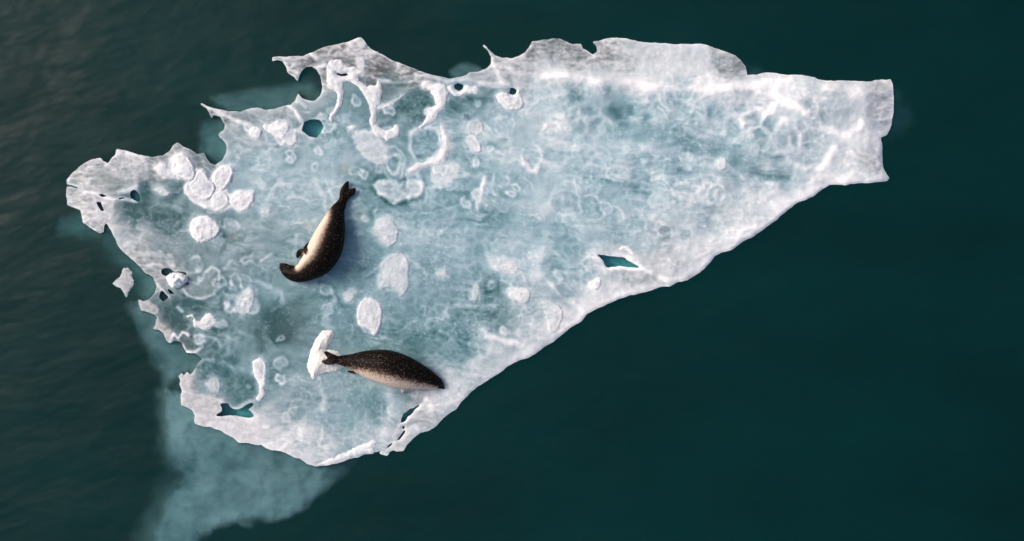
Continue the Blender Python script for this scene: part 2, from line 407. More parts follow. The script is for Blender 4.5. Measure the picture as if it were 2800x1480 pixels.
CXc, CYc = mkgrid(GX0, GY0, 2490.0, 1330.0, 12.0)
num = np.zeros(CXc.shape + (2,)); den = np.zeros(CXc.shape)
# warp the control field a little so that its patches have natural outlines
wxx = CXc + 38 * (fbm(CXc / 70, CYc / 70, 3, 11) - .5) * 2; wyy = CYc + 30 * (fbm(CXc / 70, CYc / 70, 3, 23) - .5) * 2
for a, b, c, d in cp:
    k = 1.0 / ((wxx - a) ** 2 + (wyy - b) ** 2 + 18.0 ** 2) ** 2
    num[..., 0] += k * c; num[..., 1] += k * d; den += k
WG = bil(num / den[..., None], GX0, GY0, 12.0, X, Y)
w = WG[..., 0].copy(); g = WG[..., 1].copy()
thin = sstep(.55, .95, g)            # thin grey, glassy margins

def box_mask(x0, y0, x1, y1, soft=40):
    return sstep(x0 - soft, x0 + soft, X) * (1 - sstep(x1 - soft, x1 + soft, X)) * sstep(y0 - soft, y0 + soft, Y) * (1 - sstep(y1 - soft, y1 + soft, Y))

# large drifting milkiness, wisps, streaks
qx = X + 40 * (fbm(X / 90, Y / 90, 3, 31) - .5); qy = Y + 40 * (fbm(X / 90, Y / 90, 3, 47) - .5)
ang = 0.10
rx = qx * math.cos(ang) + qy * math.sin(ang); ry = -qx * math.sin(ang) + qy * math.cos(ang)
n_big = fbm(qx / 75, qy / 62, 4, 61) - .5
n_str = fbm(rx / 60, ry / 9, 4, 83, .6) - .5
n_fine = fbm(X / 9, Y / 7, 3, 101, .7) - .5
mx_ = 1.7 * (fbm(X / 60, Y / 45, 3, 261) - .5); my_ = 1.7 * (fbm(X / 60, Y / 45, 3, 277) - .5)
n_mar = fbm(rx / 55 + 1.6 * mx_, ry / 34 + 1.6 * my_, 5, 291, .6) - .5
wisp = ridge(rx / 62 + mx_, ry / 34 + my_, 3, 131)
wisp = sstep(.70, .95, wisp)
am1 = .25 + 1.5 * sstep(.35, .65, fbm(X / 150, Y / 110, 2, 351)); am2 = .3 + 1.4 * sstep(.35, .65, fbm(X / 130, Y / 130, 2, 353)); am3 = .3 + 1.5 * sstep(.35, .62, fbm(X / 90, Y / 90, 3, 357))
w += .045 * sstep(1150, 1700, X) + 0.15 * n_big + 0.13 * am1 * n_str * (1 - .4 * thin) + 0.09 * am3 * n_fine + (.20 - .06 * sstep(1200, 1700, X)) * am2 * n_mar + 0.09 * am3 * (wisp - .15)
# mottled glassy margins
w += thin * (-.03 + 0.66 * (fbm(X / 16 + mx_, Y / 7 + my_, 4, 151, .65) - .5) + 0.16 * sstep(.72, .95, ridge(X / 30 + mx_, Y / 16 + my_, 2, 171)))
# dimpled cells on the high right part
cwx = qx + 30 * (fbm(X / 30, Y / 30, 3, 311) - .5); cwy = qy + 30 * (fbm(X / 30, Y / 30, 3, 317) - .5)
f1, f2 = worley(cwx / 50, cwy / 46, 7)
cellm = np.clip(box_mask(2000, 270, 2250, 430, 50) + .55 * box_mask(1540, 270, 1800, 370, 50) + .25 * box_mask(1860, 300, 2040, 420, 40), 0, 1)
cellm = cellm * sstep(.34, .60, fbm(X / 90, Y / 80, 2, 321))
cell = sstep(-.05, .65, f2 - f1)
cell_rel = cellm * (cell - .5)
w -= 0.30 * cellm * (cell - .45)
# smaller, fainter dimples everywhere else
g1, g2 = worley(qx / 30 + 3.3, qy / 24, 19)
w -= 0.07 * (sstep(0, .5, g2 - g1) - .5) * (1 - cellm) * sstep(.4, .62, fbm(X / 120, Y / 120, 2, 201))

def win(pts, pad):
    xs = [p[0] for p in pts]; ys = [p[1] for p in pts]
    i0 = max(0, int((min(xs) - pad - GX0) / SP)); i1 = min(X.shape[1], int((max(xs) + pad - GX0) / SP) + 2)
    j0 = max(0, int((min(ys) - pad - GY0) / SP)); j1 = min(X.shape[0], int((max(ys) + pad - GY0) / SP) + 2)
    return (slice(j0, j1), slice(i0, i1))

relief = np.zeros(X.shape)
def stroke(pts, width, amt, up=0.0, wob=6.0):
    q = win(pts, 55); xx = X[q]; yy = Y[q]
    d = line_dist(xx, yy, pts, 50)
    d = np.abs(d + wob * (fbm(xx / 18, yy / 18, 3, int(pts[0][0])) - .5))
    m = np.exp(-(d / width) ** 2) * np.clip(1.9 * fbm(xx / 34, yy / 34, 2, int(pts[-1][1])) , .2, 1.3)
    w[q] += amt * m; relief[q] += up * m

def ghost(poly, target, a=.8, soft=5, rim=0.0, rimw=4, gg=None, halo=0.0):
    """a shape frozen into the sheet: body tone, brighter rim, darker halo outside"""
    q = win(poly, 50); xx = X[q]; yy = Y[q]
    d = poly_sdf(xx, yy, poly, 40) + 9 * (fbm(xx / 14, yy / 14, 3, int(poly[0][1])) - .5)
    m = (1 - sstep(-soft, soft, d)) * a
    w[q] = w[q] * (1 - m) + (target + .30 * n_fine[q] + .22 * n_str[q] + .16 * n_mar[q]) * m
    if gg is not None: g[q] = g[q] * (1 - m) + gg * m
    w[q] += rim * np.exp(-(d / rimw) ** 2) * np.clip(1.8 * fbm(xx / 16, yy / 16, 2, 9), .2, 1.5)
    if halo: w[q] -= halo * np.exp(-((d - 9) / 7.0) ** 2)

def ell(cx, cy, rx_, ry_, rot=0, n=28, wob=.08, seed=0):
    r = random.Random(seed + int(cx * 7 + cy))
    ph = [r.uniform(0, 6.28) for _ in range(3)]
    out = []
    for i in range(n):
        t = 2 * math.pi * i / n
        k = 1 + wob * (math.sin(2 * t + ph[0]) + .6 * math.sin(3 * t + ph[1]) + .4 * math.sin(5 * t + ph[2]))
        a = rx_ * k * math.cos(t); b = ry_ * k * math.sin(t)
        out.append((cx + a * math.cos(rot) - b * math.sin(rot), cy + a * math.sin(rot) + b * math.cos(rot)))
    return out

def Wp(*p): return tp('W', p)

# bright seams and crests
for pts, wd, am, up in [
    (tp('D', [(0,430),(110,425),(240,445),(400,480),(640,490),(800,500),(950,545),(1200,560),(1500,575),(1650,550),(1850,525),(2043,490)]), 13, .22, .05),
    (tp('E', [(0,310),(200,300),(350,262),(520,255)]), 16, .16, .05),
    (tp('E', [(230,300),(350,320),(450,410),(550,465),(660,510),(760,610),(850,680),(980,720),(1090,765)]), 10, .30, .03),
    (tp('E', [(900,310),(1080,320),(1230,350),(1270,450),(1250,580),(1200,700),(1080,770),(960,870),(880,1060),(760,1180),(620,1330)]), 16, .22, .05),
    (tp('E', [(400,470),(370,540),(280,550),(240,460),(330,400)]), 9, .25, .02),
    (tp('E', [(60,560),(120,650),(230,620),(290,540)]), 10, .22, .02),
    (tp('E', [(420,690),(480,610),(590,640),(640,750)]), 9, .25, .02),
    (tp('E', [(490,900),(560,1000),(640,1040),(860,1060),(980,880)]), 9, .2, .02),
    (tp('C', [(1200,330),(1300,340),(1400,410),(1560,430),(1700,440),(1900,440)]), 7, .2, .02),
    (tp('C', [(1205,365),(1250,450),(1290,500)]), 6, .28, .01),
    (tp('C', [(0,470),(180,490),(330,500),(470,470)]), 4, .25, .01),
    (tp('C', [(470,430),(600,440),(760,490),(940,470),(1080,505),(1330,515)]), 5, .25, .01),
    (tp('B', [(170,695),(330,770),(470,840),(630,905)]), 6, .32, .02),
    (tp('B', [(990,710),(1050,760),(1100,840),(1125,880),(1095,930),(1060,945)]), 5, .35, .015),
    (tp('B', [(960,360),(1020,390),(1085,410)]), 4, .3, .0), (tp('B', [(1200,230),(1250,270)]), 5, .25, 0),
    (tp('B', [(1230,370),(1330,340)]), 5, .3, 0),
    (tp('A', [(280,600),(400,615),(470,650),(540,665),(650,660),(760,690)]), 4, .35, .01),
    (tp('A', [(600,600),(680,590),(760,545)]), 7, .32, .01),
    (tp('A', [(540,720),(560,670)]), 4, .25, 0),
    (tp('A', [(500,820),(590,960),(680,1060)]), 12, .14, .0),
    (tp('A', [(1215,540),(1240,620),(1300,690),(1400,740),(1470,720)]), 4, .38, .01),
    (tp('A', [(900,690),(1050,720),(1180,760)]), 5, .14, 0),
    (tp('L', [(490,390),(560,460),(640,560),(750,640),(830,690)]), 4, .16, .01),
    (tp('L', [(1230,185),(1330,260),(1430,310),(1560,370),(1640,400)]), 6, .26, .02),
    (tp('L', [(1040,285),(1200,275),(1340,285)]), 5, .3, .01),
    (tp('L', [(970,165),(1030,235),(1020,280)]), 3, .3, 0),
    (tp('H', [(1600,0),(1680,75),(1800,110),(1950,140),(2043,180)]), 8, .28, .02),
    (tp('H', [(1510,110),(1570,180),(1590,260),(1640,250),(1690,130),(1640,80)]), 6, .16, .01),
    (tp('H', [(740,620),(770,740),(700,880),(690,960)]), 13, .16, .01),
    (tp('H', [(880,940),(970,900),(1000,930)]), 5, .2, 0), (tp('H', [(820,900),(870,870),(930,810),(1000,750),(1070,670)]), 4, .22, 0),
    (tp('H', [(1080,660),(1130,720),(1140,800)]), 7, .2, .01),
    (tp('H', [(100,560),(130,640),(110,760)]), 8, .12, 0), (tp('H', [(140,550),(250,510)]), 3, .16, 0),
    (tp('G', [(620,645),(760,650),(860,645),(1000,680)]), 6, .22, .0),
    (tp('G', [(450,230),(490,160),(540,120),(630,125)]), 5, .34, .01),
    (tp('G', [(790,190),(830,220),(830,240)]), 5, .25, 0), (tp('G', [(700,130),(800,180),(930,220)]), 8, .12, 0),
    (tp('G', [(350,20),(370,45),(440,40),(510,20)]), 4, .28, 0), (tp('G', [(690,500),(790,570),(860,575),(920,520),(1000,500)]), 5, .22, 0),
    (tp('G', [(1040,700),(1090,730),(1140,740)]), 6, .2, 0), (tp('G', [(700,760),(900,690),(1000,690)]), 6, .12, 0),
    (tp('F', [(1190,1000),(1225,1065),(1300,1075),(1380,1020),(1350,950)]), 4, .3, 0),
    (tp('F', [(1070,980),(1110,900),(1150,940),(1200,880),(1240,910)]), 3.5, .5, .01),
    (tp('F', [(960,440),(1000,490),(1060,550)]), 4, .4, 0),
    (tp('F', [(1220,400),(1340,440),(1350,380)]), 4, .25, 0), (tp('F', [(1370,400),(1400,330),(1470,275),(1530,310),(1530,460),(1480,530),(1380,570),(1300,560),(1240,540),(1200,480)]), 3.5, .30, .01),
    (tp('F', [(1290,210),(1330,190),(1340,320)]), 7, .3, .01), (tp('F', [(1650,440),(1640,370),(1690,320),(1730,390),(1740,460)]), 4, .28, 0),
    (tp('F', [(1780,390),(1900,410),(2000,460)]), 7, .16, 0), (tp('F', [(1920,220),(2020,150)]), 3, .18, 0),
    (tp('F', [(1150,650),(1180,690)]), 5, .3, 0),
    (tp('F', [(1560,980),(1620,940),(1690,970)]), 6, .16, 0),
    (tp('W', [(820,455),(850,520),(870,560)]), 4, .1, 0), (tp('W', [(790,455),(815,490),(825,560)]), 7, .10, 0),
    (tp('N', [(860,1160),(900,1260),(860,1362)]), 7, .10, 0), (tp('N', [(400,1200),(420,1280)]), 8, .14, 0),
    (tp('W', [(1370,520),(1375,600),(1350,700),(1360,740)]), 22, .10, .0),
    (tp('W', [(1130,405),(1180,440),(1260,470)]), 4, .08, 0),
    (tp('K', [(390,340),(400,250),(430,120)]), 4, .26, .01), (tp('K', [(500,220),(520,110)]), 4, .14, 0),
    (tp('M', [(390,340),(480,370),(600,390)]), 5, .14, 0), (tp('M', [(870,250),(1000,320),(1100,330),(1280,360)]), 6, .18, .01),
    (tp('M', [(920,800),(1000,770),(1080,750)]), 5, .16, .01),
    ]:
    stroke(pts, wd, am, up)
# long clear, bluer troughs
for pts, wd, am in [(tp('D', [(630,760),(700,840),(860,870),(1050,910),(1200,960),(1350,1080),(1700,1120)]), 22, .16),
                    (tp('K', [(1220,60),(1400,110),(1600,150),(1800,220),(1950,280)]), 11, .20), (tp('K', [(280,420),(450,520),(700,560)]), 24, .10),
                    (tp('M', [(830,160),(1000,200),(1200,280),(1390,300)]), 18, .20), (tp('M', [(300,480),(400,640),(600,590),(770,590)]), 14, .16),
                    (tp('D', [(560,560),(580,680),(600,760)]), 16, .22), (tp('D', [(210,560),(230,640)]), 16, .2), (tp('D', [(330,640),(360,740)]), 22, .22),
                    (tp('D', [(720,700),(700,820)]), 20, .16), (tp('D', [(1240,700),(1180,900)]), 18, .14), (tp('D', [(1500,740),(1560,840)]), 24, .14), (tp('D', [(850,1050),(880,1230)]), 22, .12),
                    (tp('C', [(1150,1090),(1230,1060),(1290,1030)]), 8, .22), (tp('C', [(780,700),(960,830)]), 3, .16), (tp('C', [(880,640),(1000,640),(1150,650)]), 12, .14),
                    (tp('N', [(1000,1000),(1150,960),(1300,1000)]), 20, .1), (tp('H', [(1230,80),(1330,50),(1430,70),(1510,130)]), 6, .14), (tp('H', [(600,30),(740,60),(1000,100)]), 20, .08),
                    (tp('R', [(1130,250),(1200,300),(1220,420)]), 26, .20), (tp('R', [(1030,350),(1060,440),(1090,530)]), 14, .2), (tp('E', [(680,540),(800,590),(960,650)]), 12, .14),
                    (tp('H', [(830,590),(900,650)]), 12, .16), (tp('H', [(960,660),(1030,650)]), 9, .14),
                    (tp('Q', [(420,770),(560,880),(760,890),(960,800),(1060,740)]), 9, .14), (tp('F', [(1000,620),(1080,760),(1100,850)]), 14, .10),
                    (tp('L', [(1100,320),(1280,330)]), 8, .2), (tp('L', [(1370,340),(1500,370)]), 12, .16), (tp('A', [(560,780),(660,760),(760,720)]), 18, .12)]:
    stroke(pts, wd, -am * .62, -.005, wob=12)
# ghosts: rings, discs and windows frozen into the sheet
ghost(tp('C', [(420,1000),(480,940),(560,915),(640,930),(690,970),(705,1050),(690,1130),(620,1200),(540,1235),(460,1210),(415,1130)]), .34, .9, 4, .26, 5, .0)
ghost(ell(950 + 640 / 5.045, 380 + 340 / 5.045, 33, 43), .44, .5, 4, .16, 4, .05)
ghost(ell(950 + 640 / 5.045, 380 + 350 / 5.045, 18, 27), .34, .9, 3, .26, 4, .0)
ghost(tp('B', [(1590,990),(1700,950),(1780,960),(1850,1040),(1900,1100),(1910,1160),(1880,1240),(1800,1250),(1700,1190),(1630,1100)]), .72, .8, 8, .16, 5, .4)
ghost(tp('Q', [(370,640),(430,600),(560,590),(640,600),(760,620),(900,590),(1020,600),(1030,720),(960,790),(860,800),(800,820),(690,875),(600,860),(540,790),(430,740)]), .62, .75, 6, .26, 5, .3, halo=.1)
ghost(tp('Q', [(780,600),(810,620),(810,720),(770,720),(760,660)]), .38, .8, 3)
ghost(tp('Q', [(830,440),(960,420),(1030,500),(1020,600),(900,620),(820,540)]), .64, .6, 6, .1)
ghost(tp('Q', [(910,490),(945,490),(945,545),(915,545)]), .3, .8, 3)
ghost(tp('Q', [(1180,640),(1280,690),(1420,660),(1420,645),(1280,655)]), .74, .8, 3)
ghost(tp('Q', [(1170,420),(1280,340),(1440,330),(1530,380),(1520,500),(1420,590),(1280,620),(1180,580)]), .70, .85, 8, .08, 5, .35)
ghost(tp('C', [(1660,900),(1720,850),(1800,870),(1850,810),(1880,850),(1910,920),(1860,950),(1780,940),(1700,950)]), .78, .8, 6, .1, 5, .3)
ghost(tp('C', [(1460,1200),(1500,1260),(1560,1300),(1620,1270),(1600,1362),(1530,1340),(1470,1280)]), .82, .9, 4, .08, 4, .4)
ghost(tp('K', [(310,270),(390,220),(410,250),(390,330),(365,410),(340,340)]), .70, .75, 5, .1, 4, .3)
ghost(tp('F', [(1200,470),(1260,430),(1340,440),(1350,380),(1380,400),(1400,330),(1470,275),(1530,310),(1530,460),(1480,530),(1380,570),(1300,560),(1240,540)]), .5, .5, 6, .0, 4, .7)
ghost(tp('F', [(775,575),(830,590),(900,580),(965,670),(930,718),(870,695),(800,680)]), .55, .9, 4, .08, 3, .95)
ghost(tp('F', [(950,740),(985,800),(1040,830),(1100,880),(1080,960),(1040,960),(1010,890),(960,855),(905,855),(935,820)]), .58, .9, 4, .05, 3, .95)
ghost(tp('G', [(325,400),(440,440),(560,470),(670,480),(705,540),(705,620),(620,640),(455,630),(425,585),(325,535)]), .60, .9, 5, .06, 4, 1.0)
ghost(tp('G', [(295,270),(330,235),(350,265),(380,225),(410,250),(440,225),(450,300),(380,330),(400,380),(440,420),(330,410),(310,350)]), .56, .9, 4, .04, 3, 1.0)
ghost(tp('G', [(460,300),(500,310),(505,360),(480,375),(455,345)]), .58, .9, 3, 0, 3, .9)
ghost(tp('G', [(450,180),(560,130),(700,130),(880,210),(1000,300),(1010,440),(900,510),(760,480),(600,450),(460,440),(440,330)]), .24, .62, 14, 0, 4, .1)
ghost(tp('G', [(450,640),(860,640),(1000,680),(1040,800),(1020,900),(860,890),(690,775),(450,712)]), .68, .8, 6, 0, 4, .95)
ghost(tp('B', [(1615,440),(1660,435),(1720,450),(1800,470),(1780,505),(1720,510),(1650,490)]), .24, .8, 4, 0, 4, .6)
ghost(tp('C', [(400,570),(500,550),(570,550),(600,600),(640,690),(580,720),(560,830),(500,890),(420,850),(300,760),(280,690)]), .14, .75, 10, 0, 4, .1)
ghost(tp('A', [(780,520),(860,500),(900,560),(880,650),(810,690)]), .12, .7, 8, 0, 4, .1)
ghost(tp('A', [(945,380),(985,330),(1040,340),(1090,310),(1120,255),(1180,235),(1240,255),(1300,380),(1370,390),(1440,480),(1475,440),(1510,380),(1640,345),(1665,400),(1620,520),(1590,590),(1640,640),(1700,590),(1850,590),(1855,650),(1790,760),(1720,780),(1640,730),(1560,770),(1500,775),(1400,735),(1300,690),(1220,600),(1215,540),(1250,500),(1130,460),(1020,460)]), .82, .9, 4, .2, 4, .7)
ghost(ell(462, 608, 34, 32), .24, .6, 6, -.08, 4, .3)
ghost(ell(640, 645, 24, 22), .3, .5, 8, -.06, 4, .3)
ghost(ell(1545, 555, 38, 36), .42, .4, 6, .10, 3, 0); ghost(ell(1620, 570, 33, 36), .33, .5, 7, .08, 3, .05)
ghost(ell(1250, 945, 50, 46), .27, .5, 8, -.06, 4, 0); ghost(ell(1455, 425, 30, 26), .48, .4, 5, .12, 3, 0)
ghost(ell(1510, 360, 26, 22), .55, .5, 5, .14, 3, .1); ghost(ell(1693, 475, 32, 22), .55, .5, 6, .12, 3, .1); ghost(ell(1380, 345, 30, 24), .5, .4, 5, .12, 3, .1)
ghost(ell(1960, 532, 21, 28), .42, .7, 5, .22, 4, .1); ghost(ell(1845, 556, 16, 18), .3, .6, 5, .06, 3, .1)
ghost(ell(1820, 640, 20, 24), .38, .6, 6, .12, 3, .3); ghost(ell(1875, 642, 16, 20), .38, .6, 6, .12, 3, .3)
ghost(ell(1505, 725, 26, 24), .3, .6, 8, -.04, 4, .1); ghost(ell(1620, 720, 26, 20), .48, .6, 5, .12, 3, .4); ghost(ell(1290, 815, 24, 22), .26, .6, 6, .12, 4, .2)
rr = random.Random(21)
for _ in range(30):                     # long faint bands running with the floe
    cx, cy = rr.uniform(900, 2100), rr.uniform(280, 900); a0 = rr.gauss(.17, .07); ln = rr.uniform(180, 520)
    if sd_out[int((cy - GY0) / SP), int((cx - GX0) / SP)] > -30: continue
    stroke([(cx + math.cos(a0) * ln * k / 6, cy + math.sin(a0) * ln * k / 6 + 10 * math.sin(k * 1.1)) for k in range(7)], rr.uniform(4, 15), rr.choice((1, 1, -1)) * rr.uniform(.03, .09), 0, wob=10)
rr = random.Random(8)
for _ in range(150):
    cx, cy = rr.uniform(330, 2300), rr.uniform(200, 1200)
    if sd_out[int((cy - GY0) / SP), int((cx - GX0) / SP)] > -30: continue
    ln = rr.uniform(18, 95); a0 = rr.gauss(.12, .45) if rr.random() < .7 else rr.uniform(0, 6.28); cur = rr.gauss(0, .9) / 40; seg = []
    for k in range(9):
        seg.append((cx, cy)); cx += math.cos(a0) * ln / 8; cy += math.sin(a0) * ln / 8; a0 += cur * ln / 8
    stroke(seg, rr.uniform(1.8, 3.6), rr.choice((1, 1, 1, -.7)) * rr.uniform(.04, .13), 0, wob=3)
rr = random.Random(5)
for _ in range(38):
    cx, cy = rr.uniform(480, 2150), rr.uniform(330, 1180)
    if sd_out[int((cy - GY0) / SP), int((cx - GX0) / SP)] > -40: continue
    q = rr.uniform(6, 24)
    ghost(ell(cx, cy, q, q * rr.uniform(.6, 1.2), rr.uniform(0, 3), wob=.14), .4 + rr.uniform(-.14, .22), .30, 5, rr.uniform(.04, .16), 3, halo=.05)
LUMPS = [
 ('A', [(945,380),(985,330),(1040,340),(1060,380),(1110,390),(1140,450),(1080,455),(1020,460),(970,440)], .05, .97, 0, None),
 ('A', [(1090,310),(1120,255),(1180,235),(1240,255),(1275,310),(1305,390),(1310,450),(1270,495),(1200,480),(1130,460),(1080,400)], .09, 1.0, .2, .95),
 ('A', [(1320,400),(1370,390),(1410,430),(1440,490),(1480,500),(1500,560),(1470,640),(1400,680),(1320,650),(1280,590),(1240,520),(1290,480)], .06, .95, .4, .76),
 ('A', [(1475,440),(1510,380),(1590,340),(1640,345),(1665,400),(1640,480),(1600,550),(1560,590),(1500,540),(1470,500)], .06, 1.0, .3, .88),
 ('A', [(1460,600),(1560,580),(1620,640),(1620,710),(1560,770),(1500,775),(1450,720)], .05, 1.0, .3, .84),
 ('A', [(1640,640),(1700,590),(1760,600),(1850,590),(1855,650),(1830,700),(1790,760),(1720,780),(1650,740),(1620,690)], .05, .98, .2, .90),
 ('A', [(895,580),(940,545),(1010,540),(1040,580),(1080,600),(1050,640),(1000,640),(950,605)], .04, .93, 0, None),
 ('A', [(1255,900),(1290,840),(1370,815),(1450,830),(1510,890),(1545,950),(1500,1020),(1420,1050),(1350,1080),(1290,1030),(1255,960)], .08, 1.0, .25, .90),
 ('A', [(1910,740),(1960,750),(2005,735),(2005,795),(1970,805),(1920,800)], .03, .9, 0, None),
 ('B', [(610,960),(630,910),(690,895),(740,930),(730,980),(700,1035),(640,1010)], .06, .98, .2, .9),
 ('B', [(745,880),(820,890),(870,850),(920,870),(980,860),(1000,920),(960,1000),(930,1030),(860,1005),(800,955),(750,935)], .06, .99, .1, .92),
 ('B', [(940,970),(1000,935),(1060,950),(1065,1030),(1040,1090),(980,1095),(940,1050)], .05, .9, .3, .78),
 ('B', [(1605,280),(1650,235),(1695,270),(1705,330),(1690,400),(1640,420),(1615,350)], .04, .9, .2, .75),
 ('B', [(1525,900),(1625,895),(1600,935),(1560,945)], .03, .95, 0, None), ('B', [(1590,960),(1620,935),(1635,955),(1610,980)], .03, .95, 0, None),
 ('B', [(1760,900),(1800,890),(1840,930),(1900,950),(1950,930),(1970,885),(2010,885),(2030,950),(1980,1010),(1900,1040),(1850,1010),(1770,990)], .05, .97, .2, .88),
 ('C', [(500,540),(540,480),(580,485),(620,510),(680,500),(740,510),(760,560),(765,620),(740,740),(690,760),(660,850),(600,870),(540,910),(500,930),(490,910),(560,840),(580,730),(640,720),(660,700),(620,620),(590,560)], .06, .98, .1, .93),
 ('C', [(760,540),(790,510),(815,525),(830,570),(870,590),(910,565),(920,520),(950,515),(980,540),(1030,530),(1045,570),(1030,610),(980,605),(930,590),(880,625),(830,625),(780,590)], .05, .97, 0, .94),
 ('C', [(100,710),(180,680),(260,655),(340,600),(380,565),(395,590),(350,640),(280,680),(260,715),(180,735),(110,760)], .04, .90, .2, .82),
 ('C', [(1210,640),(1230,590),(1310,590),(1330,620),(1390,625),(1420,560),(1440,600),(1470,680),(1450,755),(1390,750),(1330,755),(1270,720)], .05, .95, .2, .88),
 ('C', [(690,910),(710,890),(750,950),(785,1010),(790,1090),(770,1170),(720,1240),(640,1270),(560,1290),(470,1320),(410,1345),(390,1320),(450,1250),(560,1235),(640,1200),(700,1120),(715,1030)], .05, .95, 0, .95),
 ('C', [(410,950),(455,925),(470,950),(440,1000),(410,1010)], .03, .88, 0, None),
 ('C', [(940,910),(970,850),(1025,830),(1080,860),(1105,915),(1080,980),(1040,1000),(1000,975),(955,965)], .035, .82, .5, .66),
 ('C', [(920,1010),(950,970),(1010,975),(1050,1030),(1085,1090),(1080,1140),(1040,1160),(980,1130),(930,1070)], .045, .92, .4, .78),
 ('N', [(1255,590),(1290,510),(1350,475),(1420,485),(1480,560),(1500,660),(1470,740),(1400,780),(1350,740),(1290,680)], .06, .84, .2, .9),
 ('N', [(1340,900),(1420,830),(1510,815),(1580,850),(1600,940),(1590,1040),(1600,1130),(1570,1200),(1515,1250),(1480,1200),(1440,1130),(1390,1150),(1330,1165),(1300,1120),(1310,1000)], .055, .80, .3, .80),
 ('N', [(960,1210),(1020,1160),(1070,1180),(1095,1230),(1060,1280),(1010,1290)], .03, .88, .4, .68),
 ('N', [(1830,1030),(1870,980),(1940,990),(1975,1040),(1900,1060),(1860,1060)], .03, .82, .1, None),
 ('W', [(900,775),(910,752),(940,748),(962,770),(962,805),(950,840),(938,848),(930,830),(905,822),(896,800)], .055, .94, .3, .86),
 ('K', [(450,830),(490,860),(600,850),(720,890),(740,960),(710,1040),(600,1020),(500,990),(470,910)], .04, .82, .1, .80),
 ('K', [(610,1180),(650,1140),(750,1130),(830,1150),(860,1200),(840,1280),(790,1300),(720,1280),(650,1250)], .06, .93, .1, .92),
 ('K', [(1385,1110),(1420,1080),(1495,1045),(1515,1080),(1490,1150),(1450,1175),(1410,1150)], .045, .95, .2, .88),
 ('L', [(430,590),(480,570),(560,600),(620,640),(655,700),(620,820),(560,900),(520,880),(500,800),(470,680)], .05, .86, .3, .84),
 ('K', [(300,1180),(330,1110),(385,1120),(380,1190),(340,1280),(290,1250)], .03, .84, .2, .66),
 ('M', [(715,150),(770,85),(810,110),(810,190),(770,235),(730,210)], .04, .88, .4, .76),
 ('M', [(685,430),(720,400),(750,440),(740,490),(700,500)], .03, .80, .1, None), ('M', [(285,520),(320,495),(350,520),(345,565),(300,560)], .03, .78, .1, None),
 ('F', [(1680,640),(1720,540),(1780,470),(1830,450),(1865,500),(1860,580),(1830,680),(1750,740),(1690,700)], .07, .84, .1, .90),
 ('F', [(1205,740),(1290,700),(1310,760),(1340,790),(1390,720),(1450,700),(1500,740),(1490,820),(1390,865),(1340,830),(1290,840),(1285,790),(1290,740)], .04, .95, .3, .84),
 ('G', [(570,330),(620,265),(680,280),(700,360),(680,430),(610,430),(575,400)], .03, .74, .1, .72),
 ('G', [(980,150),(1040,90),(1100,110),(1125,180),(1110,330),(1095,400),(1110,450),(1050,510),(1020,480),(1050,410),(1055,330),(1000,260)], .04, .97, .3, .72),
]
# frost spreads a little way into the sheet round every lump and crust
for t_, pts, h_, tn, rm, inn in LUMPS:
    pq = chaikin(tp(t_, pts), 1)
    ghost(pq, .60 + .2 * (tn - .8), .42, 17, .0, 4, .25)
    ghost(pq, .70, .30, 6, .06, 7)
for _ in range(46):                     # lacework of small melt rings near the upper left
    cx, cy = rr.choice(((rr.uniform(900, 1420), rr.uniform(270, 560)), (rr.uniform(430, 800), rr.uniform(700, 1080)), (rr.uniform(560, 900), rr.uniform(300, 460))))
    if sd_out[int((cy - GY0) / SP), int((cx - GX0) / SP)] > -25: continue
    q = rr.uniform(6, 17)
    ghost(ell(cx, cy, q, q * rr.uniform(.6, 1.2), rr.uniform(0, 3), wob=.18), .50 + rr.uniform(-.16, .25), .40, 4, rr.uniform(.10, .26), 3, halo=.04)
# fine bubbles
b1, _ = worley(X / 17.0, Y / 17.0, 41)
w += .16 * (1 - sstep(.05, .2, b1)) * sstep(.6, .8, vn(X / 60, Y / 60, 43)) * (1 - thin)

# rims: wind-packed white at the wet edge, whitest along the lower right shore
shore = np.zeros(X.shape)
shore += sstep(1250, 1500, X) * sstep(380, 560, Y + (X - 1250) * .15)
shore = np.clip(shore, 0, 1)
w += (.16 + .18 * shore) * np.exp(-edge / (3.5 + 9.0 * shore)) * (.5 + fbm(X / 30, Y / 30, 2, 77))
w += .12 * shore * np.exp(-edge / 40.0)
w -= .07 * (1 - sstep(700, 1250, X)) * (1 - thin)
w = .50 + 1.22 * (w - .50)
w = np.clip(w, 0, 1.05)
g = np.clip(g + .12 * (n_big + n_str), 0, 1)

TEAL = np.array([(0, .030, .105, .115), (.15, .105, .215, .238), (.30, .205, .338, .380), (.45, .340, .472, .525), (.60, .500, .605, .650), (.78, .650, .700, .735), (.92, .79, .80, .82), (1.05, .90, .89, .895)])
GREY = np.array([(0, .070, .085, .085), (.15, .120, .135, .135), (.30, .215, .225, .228), (.45, .360, .365, .370), (.60, .530, .530, .540), (.78, .680, .675, .690), (.92, .79, .78, .79), (1.05, .90, .885, .89)])
def ramp(T, v): return np.stack([np.interp(v, T[:, 0], T[:, k]) for k in (1, 2, 3)], -1)
COL = ramp(TEAL, w) * (1 - g[..., None]) + ramp(GREY, w) * g[..., None]
# faint ochre stains left by the seals
for cx, cy, r_, a_ in [(945, 462, 16, .30), (842, 618, 14, .22), (985, 590, 18, .16), (905, 650, 14, .1), (300, 500, 20, .14), (360, 700, 30, .10), (640, 645, 9, .35), (250, 480, 26, .10)]:
    m = a_ * np.exp(-((X - cx) ** 2 + (Y - cy) ** 2) / r_ ** 2) * (.4 + 1.2 * fbm(X / 16, Y / 16, 2, 3))
    COL = COL * (1 - m[..., None]) + np.array([.46, .41, .25]) * m[..., None]

